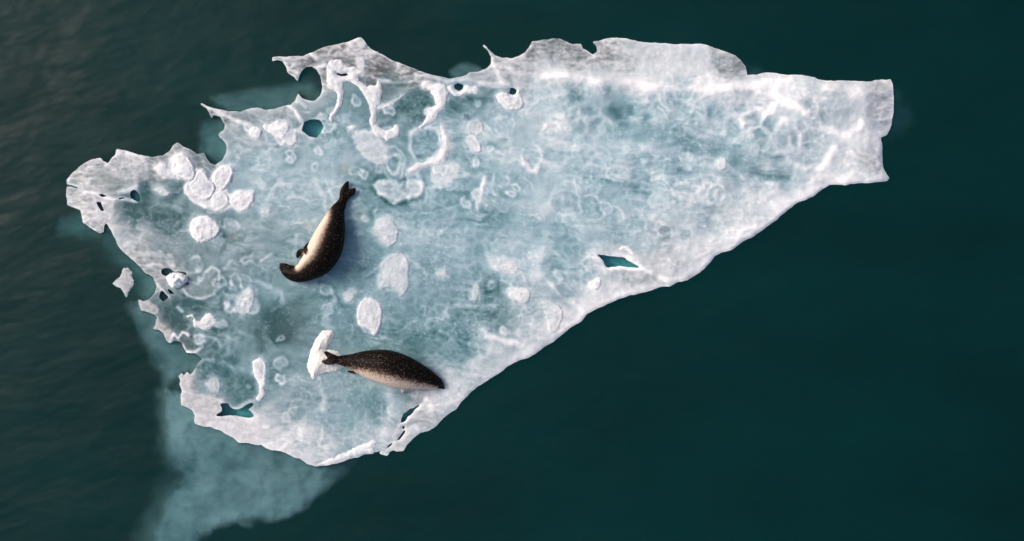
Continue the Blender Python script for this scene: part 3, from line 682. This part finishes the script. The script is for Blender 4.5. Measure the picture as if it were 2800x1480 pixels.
# ------------------------------------------------------------------ floe height
rise = sstep(1000, 2250, X)
Z = .045 + .03 * sstep(400, 900, X) + .12 * rise
Z += .04 * (fbm(X / 160, Y / 130, 3, 301) - .5) * 2 * (.5 + rise)
Z += .022 * (w - .45) + .02 * n_big
Z += .12 * relief - .010 * cell_rel
Z += .022 * (fbm(X / 26, Y / 20, 4, 331) - .5) * (.5 + .8 * rise)
# high right end breaks down towards the water
E0 = sstep(2340, 2440, X - .12 * (Y - 200)); Z -= .16 * E0
top = (1 - sstep(0, 60, Y - (150 + .055 * (X - 1500)))) * sstep(1400, 1600, X); Z -= .10 * top
Z = np.maximum(Z, .028)
Z = Z * (.80 + .20 * (1 - np.exp(-edge / 5.0))) + .012
GZ = Z

floe = link(bpy.data.objects.new('ice_floe', None))
floe.empty_display_size = .5
floe['label'] = 'large pale blue and white ice floe drifting in dark teal water'
floe['category'] = 'ice floe'
me = sheet_mesh('ice_sheet', X, Y, s, Z, COL, -.30); me.materials.append(M_ICE)
sheet = link(bpy.data.objects.new('ice_sheet', me), floe)

def floe_z(px, py):
    return bil(GZ, GX0, GY0, SP, np.asarray(px, float), np.asarray(py, float))

# ------------------------------------------------------------------ white crusts and lumps frozen onto the floe
def lump(name, poly, h=.05, tone=.93, rim=.0, inner=None, parent=floe, label=None, gy=.75, round_px=10.0, sp=2.0, base=None, smooth=1, zb_drop=.04, grain=1.0, tint=None, holes=(), flat=True, op=.86, rag=.45):
    poly = chaikin([(p[0], p[1]) for p in poly], smooth)
    xs = [p[0] for p in poly]; ys = [p[1] for p in poly]
    x, y = mkgrid(min(xs) - 8, min(ys) - 8, max(xs) + 8, max(ys) + 8, sp)
    sdv = poly_sdf(x, y, poly, 60)
    sd_ = int(min(xs) * 3 + min(ys))
    sdv = sdv + rag * (9.0 * (fbm(x / 15, y / 15, 3, sd_) - .5) + 5.0 * (fbm(x / 5, y / 5, 2, sd_ + 1) - .5))
    for hp in holes: sdv = np.maximum(sdv, -poly_sdf(x, y, hp, 60))
    d = np.clip(-sdv, 0, 60)
    dome = 1 - np.exp(-d / round_px)
    nz = fbm(x / 13, y / 13, 4, sd_ + 9) - .5
    if flat: h = h * (.45 if op >= .93 else .26)
    hz = .003 + h * dome * (1 + .7 * nz)
    if rim: hz += h * rim * np.exp(-((d - 3.5) / 3.0) ** 2)
    b = floe_z(x, y) if base is None else np.full(x.shape, base)
    z = b + hz
    wv = np.full(x.shape, tone) + .26 * grain * nz + .16 * grain * (fbm(x / 5, y / 5, 2, sd_ + 3) - .5) - .10 * np.exp(-d / 2.5)
    if inner is not None:
        k = sstep(5, 13, d); wv = wv * (1 - k) + (inner + .3 * nz) * k
    wv = np.clip(wv, 0, 1.05)
    gyv = np.full(x.shape, gy)
    c = ramp(TEAL, wv) * (1 - gyv[..., None]) + ramp(GREY, wv) * gyv[..., None]
    if flat:                               # frosted crust: the sheet shows through where it is thin
        fc = bil(COL, GX0, GY0, SP, x, y)
        k = op * np.clip(.84 + 1.3 * nz + .5 * (fbm(x / 6, y / 6, 2, sd_ + 5) - .5), .25, 1.0)
        k = k * (1 - .38 * np.exp(-((d - 7.5) / 3.0) ** 2) * sstep(.3, .6, fbm(x / 25, y / 25, 2, sd_ + 11)))
        k = np.maximum(k, op * .95 * np.exp(-((d - 2.5) / 3.0) ** 2) * np.clip(2.2 * fbm(x / 18, y / 18, 2, sd_ + 7), .3, 1))
        if op >= .93: k = np.maximum(k, op * .9)
        else: k = k * sstep(-1, 7, d)
        c = fc * (1 - k[..., None]) + c * k[..., None]
    if tint is not None: c = c * np.array(tint)
    lowz = (float(b.min()) - zb_drop)
    m_ = sheet_mesh(name, x, y, sdv, z, c, lowz); m_.materials.append(M_CRUST)
    o = link(bpy.data.objects.new(name, m_), parent)
    if label: o['label'] = label
    return o

for t_, pts, h_, tn, rm, inn in LUMPS:
    lump('ice_lump', tp(t_, pts), h_, tn, rm, inn, op=min(1.0, max(.62, .80 + 1.6 * (tn - .85))))
# the branching crust near the upper edge, with its slit
lump('ice_crust', tp('B', [(1350,310),(1400,285),(1470,280),(1500,340),(1540,350),(1600,340),(1620,380),(1690,400),(1620,440),(1640,490),(1700,530),(1750,520),(1800,530),(1820,470),(1860,550),(1840,690),(1800,720),(1800,850),(1780,930),(1750,900),(1735,850),(1755,790),(1730,700),(1680,590),(1620,530),(1530,480),(1490,510),(1490,650),(1450,760),(1390,820),(1385,870),(1350,820),(1420,740),(1440,620),(1420,570),(1340,550),(1340,480),(1335,400)]),
     .06, .97, .1, .94, op=.94, label='bright white branching crust with two long legs', holes=[HOLES[6]])
lump('ice_crust', tp('G', [(1570,1105),(1660,1055),(1700,1030),(1750,1030),(1800,985),(1860,985),(1900,950),(1960,935),(2000,900),(2060,890),(2110,860),(2140,880),(2110,940),(2010,975),(1900,1025),(1830,1060),(1750,1085),(1660,1095)]), .04, 1.03, 0, None, op=.94, label='bright white wave-worn rim along the lower edge', smooth=0)
lump('ice_crust', tp('H', [(390,1110),(440,1085),(490,1080),(500,1100),(550,1100),(585,1140),(570,1155),(500,1155),(430,1185),(370,1180)]), .04, 1.03, 0, None, op=.94, label='short bright white end of the wave-worn rim', smooth=0)
lump('ice_crust', tp('K', [(1675,800),(1700,765),(1750,755),(1790,790),(1825,845),(1800,845),(1760,800),(1710,790)]), .05, 1.05, 0, None, op=.94, label='small bright white crescent crust by the open slit')

# ------------------------------------------------------------------ the floe's submerged foot
UX0, UY0, USP = 60.0, 100.0, 6.0
UX, UY = mkgrid(UX0, UY0, 2620.0, 1600.0, USP)
un = fbm(UX / 120, UY / 120, 4, 401) - .5
UN2 = 50 * (fbm(UX / 70, UY / 70, 4, 409) - .5) + 16 * (fbm(UX / 18, UY / 18, 3, 419) - .5)
def sub(poly, soft, dens, pad=170):
    d = poly_sdf(UX, UY, poly, pad) + UN2 * min(1.0, soft / 60)
    return dens * (1 - sstep(-soft * .5, soft * .5, d))
SUBS = [
 (tp('P', [(340,60),(350,300),(370,500),(400,620),(470,690),(490,800),(440,870),(390,950),(350,1040),(300,1130),(260,1210),(240,1300),(230,1480),(540,1480),(600,1290),(750,1240),(900,1210),(1080,1190),(1250,1170),(1390,1140),(1450,1100),(1580,1020),(1680,930),(1740,860),(1840,780),(1930,690),(1990,610),(1900,500),(1000,200)]), 40, .90, .5),
 (tp('F', [(700,150),(1000,300),(1500,900),(1700,1362),(1030,1362),(990,1200),(940,1060),(880,960),(830,850),(780,760),(740,640),(900,600)]), 60, .62, .55),
 (tp('P', [(310,100),(320,500),(380,650),(450,700),(1000,500),(600,100)]), 90, .6, .5),
 (tp('P', [(330,300),(350,500),(370,620),(430,690),(450,800),(390,870),(340,950),(300,1040),(250,1130),(205,1210),(190,1300),(180,1480),(500,1480),(700,900),(800,300)]), 110, .55, .55),
 (tp('B', [(260,640),(400,620),(650,590),(850,540),(1050,510),(1300,430),(1310,700),(1300,1050),(600,1300),(300,1290),(200,1190),(230,1000),(300,900),(420,800)]), 34, .50, .6),
 (tp('W', [(520,320),(600,300),(640,340),(640,440),(560,430),(500,390)]), 60, .42, .9),
 (tp('W', [(170,570),(260,590),(310,660),(360,740),(420,700),(420,600),(300,500)]), 90, .42, .9),
 (tp('E', [(1250,450),(1480,380),(1600,520),(1680,640),(1600,740),(1460,800),(1380,840),(1250,800)]), 70, .36, .9),
 (tp('E', [(0,60),(150,90),(260,140),(330,220),(100,300),(0,250)]), 50, .34, 1.0),
 (tp('C', [(800,400),(880,350),(960,325),(1050,350),(1100,385),(1000,480),(840,480)]), 22, .55, .55),
]
ua = np.zeros(UX.shape); uz = np.full(UX.shape, -1.0); wt = np.full(UX.shape, .02); zt = wt * -.8
for p_, sf, dn, dp in SUBS:
    a_ = sub(p_, sf, dn); ua = np.maximum(ua, a_) + .25 * np.minimum(ua, a_); wt += a_; zt += -dp * a_
inner = poly_sdf(UX, UY, OUT, 120)
uin = 1 - sstep(-16, 2, inner)
ua = np.clip(ua * (.80 + .55 * fbm(UX / 45, UY / 38, 4, 455)), 0, .97)
ua = np.maximum(ua, uin)
wt += 6 * uin; zt += -.09 * 6 * uin
uz = zt / wt + .16 * un * (1 - uin) + .05 * (fbm(UX / 22, UY / 22, 3, 431) - .5)
uz = np.minimum(uz, -.05)
us = np.where(ua > .01, -1.0, 1.0)
uw = .55 + .45 * un + .34 * (fbm(UX / 40, UY / 26, 4, 441) - .5) - .10 * sstep(1180, 1290, UY) * (1 - sstep(1290, 1370, UY)) + .08 * sstep(1350, 1420, UY) + .14 * (1 - sstep(1180, 1290, UY))
UC = ramp(TEAL, np.clip(uw, 0, 1)) * .5 + ramp(GREY, np.clip(uw, 0, 1)) * .5
u3 = uin[..., None]
UC = UC * .86 * (1 - u3) + ramp(TEAL, np.clip(uw - .02, 0, 1)) * np.array([.24, .86, .84]) * u3
me = sheet_mesh('submerged_ice', UX, UY, us, uz, np.concatenate([UC, ua[..., None]], -1), -1.4, walls=False)
M_SUB = ice_material('submerged_ice', grain=.12, bump=.2)
t_ = M_SUB.node_tree; ln = t_.links
pb = t_.nodes['Principled BSDF']; at_ = [n for n in t_.nodes if n.type == 'ATTRIBUTE'][0]
ln.new(at_.outputs['Alpha'], pb.inputs['Alpha'])
pb.inputs['Specular IOR Level'].default_value = 0.0
me.materials.append(M_SUB)
o = link(bpy.data.objects.new('submerged_ice', me), floe)
o['label'] = 'pale green foot of the floe showing through the water'

# ------------------------------------------------------------------ loose ice
o = lump('ice_chunk', tp('F', [(1020,370),(1080,325),(1180,330),(1240,350),(1240,410),(1180,465),(1100,490),(1060,440)]), .16, 1.05, 0, None, parent=None, base=.02, zb_drop=.2, round_px=6, grain=.5, flat=False)
o['label'] = 'bright white block of ice wedged in a dark gap near the floe\'s left shore'; o['category'] = 'ice chunk'
o = lump('ice_chunk', tp('F', [(535,430),(600,370),(640,290),(680,280),(720,320),(710,360),(735,400),(725,450),(690,500),(665,550),(620,480),(570,450)]), .05, .54, .3, .46, parent=None, base=.0, zb_drop=.15, smooth=0, gy=1.0, grain=1.9)
o['label'] = 'small grey star-shaped ice fragment afloat off the left shore'; o['category'] = 'ice fragment'
o = lump('ice_chunk', tp('T', [(360,100),(450,70),(550,80),(575,150),(530,250),(470,330),(420,390),(440,420),(560,410),(680,460),(760,600),(740,700),(680,740),(560,770),(400,770),(300,830),(240,900),(200,890),(130,740),(120,650),(160,480),(200,360),(270,210)]), .07, .97, 0, None, parent=None, tint=(1.0, .965, .90), zb_drop=.05, round_px=16, grain=.7, flat=False, rag=.3)
o['label'] = 'cream white elongated ice lump under the speckled seal\'s tail'; o['category'] = 'ice lump'

# ------------------------------------------------------------------ seals
def catmull(P, n):
    P = np.array(P, float); m = len(P)
    Q = np.vstack([2 * P[0] - P[1], P, 2 * P[-1] - P[-2]])
    out = []
    for i in range(m - 1):
        p0, p1, p2, p3 = Q[i], Q[i + 1], Q[i + 2], Q[i + 3]
        for k in range(n):
            t = k / n
            out.append(.5 * ((2 * p1) + (-p0 + p2) * t + (2 * p0 - 5 * p1 + 4 * p2 - p3) * t * t + (-p0 + 3 * p1 - 3 * p2 + p3) * t ** 3))
    out.append(P[-1])
    return np.array(out)

def loft(bm, C, R, ZR, nseg=22):
    """C: centres (n,3) world; R half-width across, ZR half-height"""
    n = len(C); rings = []
    T = np.gradient(C, axis=0); T /= np.linalg.norm(T, axis=1)[:, None] + 1e-9
    for i in range(n):
        t = Vector(T[i]); side = t.cross(Vector((0, 0, 1))).normalized(); up = side.cross(t).normalized()
        ring = []
        for k in range(nseg):
            a = 2 * math.pi * k / nseg
            p = Vector(C[i]) + side * (R[i] * math.cos(a)) + up * (ZR[i] * math.sin(a))
            ring.append(bm.verts.new(p))
        rings.append(ring)
    for i in range(n - 1):
        for k in range(nseg):
            bm.faces.new((rings[i][k], rings[i][(k + 1) % nseg], rings[i + 1][(k + 1) % nseg], rings[i + 1][k]))
    for ring, e, sg in ((rings[0], 0, -1), (rings[-1], -1, 1)):
        c = bm.verts.new(Vector(C[e]) + Vector(T[e]) * (sg * R[e] * .8))
        for k in range(nseg):
            f = (ring[(k + 1) % nseg], ring[k], c) if sg < 0 else (ring[k], ring[(k + 1) % nseg], c)
            bm.faces.new(f)

def seal_material(name, pale, speck, bellyspots):
    m, t, p, L = new_mat(name)
    a = t.nodes.new('ShaderNodeAttribute'); a.attribute_name = 'coat'
    geo = t.nodes.new('ShaderNodeNewGeometry')
    def node(typ, op=None, **kw):
        n = t.nodes.new(typ)
        if op: n.operation = op
        return n
    n1 = noise_node(t, geo.outputs['Position'], 30, 3, 0.6)
    n2 = noise_node(t, geo.outputs['Position'], 75, 2, 0.5)
    n3 = noise_node(t, geo.outputs['Position'], 52, 3, 0.65)
    # ragged boundary between back and belly
    j = node('ShaderNodeMath', 'MULTIPLY_ADD'); j.inputs[1].default_value =   .70 * speck; L.new(n1.outputs[0], j.inputs[0]); L.new(a.outputs['Fac'], j.inputs[2])
    j2 = node('ShaderNodeMath', 'MULTIPLY_ADD'); j2.inputs[1].default_value = .55 * speck; L.new(n2.outputs[0], j2.inputs[0]); L.new(j.outputs[0], j2.inputs[2])
    r = t.nodes.new('ShaderNodeMapRange'); r.interpolation_type = 'SMOOTHSTEP'
    r.inputs['From Min'].default_value = .12 + .62 * speck; r.inputs['From Max'].default_value = 1.0 + .62 * speck
    L.new(j2.outputs[0], r.inputs['Value'])
    # pale flecks on the dark back
    fl = t.nodes.new('ShaderNodeMapRange'); fl.inputs['From Min'].default_value = .555; fl.inputs['From Max'].default_value = .66
    fl.inputs['To Max'].default_value = .16 * speck + .24
    L.new(n3.outputs[0], fl.inputs['Value'])
    mx = node('ShaderNodeMath', 'MAXIMUM'); L.new(r.outputs[0], mx.inputs[0]); L.new(fl.outputs[0], mx.inputs[1])
    # small dark spots on the pale belly
    vo = t.nodes.new('ShaderNodeTexVoronoi'); vo.inputs['Scale'].default_value = 26; L.new(geo.outputs['Position'], vo.inputs['Vector'])
    vs = t.nodes.new('ShaderNodeMapRange'); vs.inputs['From Min'].default_value = .10; vs.inputs['From Max'].default_value = .28
    vs.inputs['To Min'].default_value = 1 - bellyspots; vs.inputs['To Max'].default_value = 1.0
    L.new(vo.outputs['Distance'], vs.inputs['Value'])
    mu = node('ShaderNodeMath', 'MULTIPLY'); L.new(mx.outputs[0], mu.inputs[0]); L.new(vs.outputs[0], mu.inputs[1])
    cr = t.nodes.new('ShaderNodeValToRGB'); e = cr.color_ramp.elements
    e[0].position = 0; e[0].color = (.0045, .0032, .0028, 1)
    e[1].position = 1; e[1].color = (*pale, 1)
    k = cr.color_ramp.elements.new(.22); k.color = (.032, .022, .018, 1)
    k = cr.color_ramp.elements.new(.55); k.color = (.26, .185, .145, 1)
    L.new(mu.outputs[0], cr.inputs[0]); L.new(cr.outputs[0], p.inputs['Base Color'])
    p.inputs['Roughness'].default_value = .42
    p.inputs['Specular IOR Level'].default_value = .05
    b = t.nodes.new('ShaderNodeBump'); b.inputs['Strength'].default_value = .15; b.inputs['Distance'].default_value = .01
    L.new(n2.outputs[0], b.inputs['Height']); L.new(b.outputs[0], p.inputs['Normal'])
    return m

def plain(name, col, rough):
    m, t, p, L = new_mat(name)
    geo = t.nodes.new('ShaderNodeNewGeometry'); n = noise_node(t, geo.outputs['Position'], 60, 2)
    r = t.nodes.new('ShaderNodeValToRGB'); r.color_ramp.elements[0].color = tuple(c * .8 for c in col) + (1,); r.color_ramp.elements[1].color = tuple(c * 1.2 for c in col) + (1,)
    L.new(n.outputs[0], r.inputs[0]); L.new(r.outputs[0], p.inputs['Base Color']); p.inputs['Roughness'].default_value = rough
    return m
M_EYE = plain('seal_eye', (.006, .005, .005), .08)
M_NOSE = plain('seal_nose', (.012, .010, .010), .3)

def seal(tile, spine, flippers, belly_sign, theta0, mat, label, headlen, z_extra, coat_fn):
    sp_ = catmull([p for p in tp(tile, spine)], 9)
    hw = np.maximum(sp_[:, 2] / PPM, .012)
    zi = floe_z(sp_[:, 0], sp_[:, 1]); zi = np.full(len(zi), float(np.median(zi))) * .6 + zi * .4
    zr = hw * .82
    zc = zi + zr * .93 + z_extra(np.linspace(0, 1, len(hw)))
    wx, wy = world(sp_[:, 0], sp_[:, 1], zc)
    C = np.stack([wx, wy, zc], 1)
    k = (HC - zc) / HC
    bm = bmesh.new()
    loft(bm, C, hw * k, zr)
    fl_pts = []
    for F, zoff, thick, cv in flippers:
        f = catmull(tp(tile, F[0:]) if len(F[0]) == 3 else F, 7)
        fw = np.maximum(f[:, 2] / PPM, .012)
        bz = floe_z(f[:, 0], f[:, 1])
        z0, z1 = zoff
        fz = bz + np.linspace(z0, z1, len(f))
        fx, fy = world(f[:, 0], f[:, 1], fz)
        ft = np.minimum(np.maximum(fw * thick, .016), .06)
        loft(bm, np.stack([fx, fy, fz], 1), fw, ft, 14)
        fl_pts.append((np.stack([fx, fy, fz], 1), fw, cv))
    me0 = bpy.data.meshes.new('tmp'); bm.normal_update(); bm.to_mesh(me0); bm.free()
    to = bpy.data.objects.new('tmp', me0); S.collection.objects.link(to)
    md = to.modifiers.new('r', 'REMESH'); md.mode = 'VOXEL'; md.voxel_size = .0095
    ms = to.modifiers.new('s', 'SMOOTH'); ms.factor = .5; ms.iterations = 5
    dg = bpy.context.evaluated_depsgraph_get(); dg.update()
    body = bpy.data.meshes.new_from_object(to.evaluated_get(dg))
    bpy.data.objects.remove(to); bpy.data.meshes.remove(me0)
    nv = len(body.vertices); co = np.empty(nv * 3); body.vertices.foreach_get('co', co); co = co.reshape(-1, 3)
    # settle on the ice: flatten the underside
    ppx = 1400 + co[:, 0] * PPM * HC / (HC - co[:, 2]); ppy = 740 - co[:, 1] * PPM * HC / (HC - co[:, 2])
    gz = floe_z(ppx, ppy) - .004
    co[:, 2] = np.maximum(co[:, 2], gz)
    body.vertices.foreach_set('co', co.ravel())
    # coat: 0 dark back .. 1 pale belly
    T = np.gradient(C, axis=0); T /= np.linalg.norm(T, axis=1)[:, None]
    SD = np.stack([T[:, 1], -T[:, 0]], 1) * belly_sign
    d2 = ((co[:, None, :2] - C[None, :, :2]) ** 2).sum(2)
    ni = d2.argmin(1)
    lat = ((co[:, :2] - C[ni, :2]) * SD[ni]).sum(1) / hw[ni]
    ver = (co[:, 2] - zc[ni]) / zr[ni]
    th = np.arctan2(ver, lat)
    cs = np.cos(th - theta0)
    u = ni / (len(C) - 1)
    coat = coat_fn(u, cs, lat)
    for fp, fw, cv in fl_pts:
        d = ((co[:, None, :] - fp[None]) ** 2).sum(2); q = d.argmin(1)
        near = np.sqrt(d[np.arange(nv), q]) / fw[q]
        t_ = q / (len(fp) - 1)
        m_ = (1 - sstep(.9, 1.25, near)) * sstep(.12, .4, t_)
        coat = coat * (1 - m_) + cv * m_
    at = body.attributes.new('coat', 'FLOAT', 'POINT'); at.data.foreach_set('value', coat.astype(np.float32))
    body.shade_smooth(); body.materials.append(mat); body.name = 'body'
    root = link(bpy.data.objects.new('seal', None)); root.empty_display_size = .3
    root['label'] = label; root['category'] = 'seal'; root['group'] = 'seals resting on the floe'
    mid = C[len(C) // 2]; root.location = (mid[0], mid[1], float(zi[len(C) // 2]))
    def child(name, m_):
        ob = link(bpy.data.objects.new(name, m_), root); ob.location = -root.location; return ob
    child('body', body)
    # eyes and nose on the head
    def blob(name, c, r, mt, sx=1, sy=1, sz=1):
        b2 = bmesh.new(); bmesh.ops.create_icosphere(b2, subdivisions=2, radius=r)
        for v in b2.verts: v.co = Vector((v.co.x * sx + c[0], v.co.y * sy + c[1], v.co.z * sz + c[2]))
        m_ = bpy.data.meshes.new(name); b2.to_mesh(m_); b2.free(); m_.shade_smooth(); m_.materials.append(mt); child(name, m_)
    hi = int(len(C) * headlen)
    t = T[hi]; sdv = np.array([t[1], -t[0], 0.0]); up = np.array([0, 0, 1.0])
    # the head lies half turned: one eye looks up, the other out to the back side
    for a_ in (1.15, 2.35):
        dirv = -sdv * belly_sign * math.cos(math.pi - a_) * -1 * hw[hi] + up * math.sin(a_) * zr[hi]
        blob('eye', C[hi] + dirv * .93, .016, M_EYE)
    e = C[-1] + T[-1] * hw[-1] * .55
    blob('nose', e + np.array([0, 0, .004]), .018, M_NOSE, 1.1, 1.1, .8)
    return root

m1 = seal_material('dark_seal_coat', (.72, .60, .49), .45, .0)
m2 = seal_material('speckled_seal_coat', (.66, .52, .43), 1.0, .55)
def coat1(u, cs, lat):
    c = np.clip((cs + .02) / 1.0, 0, 1) ** 2.0 * 1.04
    c *= sstep(.10, .24, u) * (1 - sstep(.70, .80, u) * .9)
    c = np.where(u > .80, c * .25, c)
    return np.clip(c, 0, 1)
def coat2(u, cs, lat):
    c = np.clip((cs + .02) / 1.0, 0, 1) ** 1.15 * 1.12
    c *= .35 + .65 * sstep(.12, .3, u)
    c *= 1 - .75 * sstep(.86, .95, u)
    return np.clip(c, 0, 1)
seal('S', [(878,262,46),(850,340,60),(800,430,93),(748,600,150),(702,750,190),(650,890,205),(572,1020,190),(482,1100,160),(385,1165,118),(292,1180,98),(215,1150,82),(162,1108,60),(135,1082,40)],
     [([(868,290,44),(880,200,50),(908,120,36),(930,72,14)], (.05, .04), .4, .02), ([(890,285,40),(930,225,50),(978,195,42),(1014,158,20)], (.05, .05), .4, .10),
      ([(540,960,44),(470,930,46),(425,890,38),(445,835,26),(458,812,14)], (.30, .12), .45, .30), ([(450,950,40),(370,920,42),(335,945,34),(322,985,16)], (.12, .03), .45, .0)],
     1, math.radians(29), m1, 'dark seal lying on its side with cream belly and head curled round', .86, lambda u: 0 * u, coat1)
seal('T', [(560,572,62),(700,588,85),(850,605,128),(1100,640,222),(1400,690,288),(1650,760,290),(1850,820,258),(2050,880,203),(2200,932,150),(2300,968,106),(2355,1002,72),(2388,1032,46)],
     [([(600,555,55),(510,515,54),(450,470,42),(412,448,20)], (.13, .10), .4, .16), ([(600,592,55),(510,605,62),(430,612,48),(375,606,20)], (.12, .09), .4, .34),
      ([(1760,960,80),(1738,1060,52),(1725,1110,30),(1718,1128,14)], (.16, .02), .45, .85), ([(960,770,40),(880,785,28),(800,768,12)], (.05, .03), .5, .0)],
     1, math.radians(10), m2, 'speckled brown seal stretched out with its pale flank towards the lower edge', .93, lambda u: .05 * (1 - sstep(0, .25, u)), coat2)
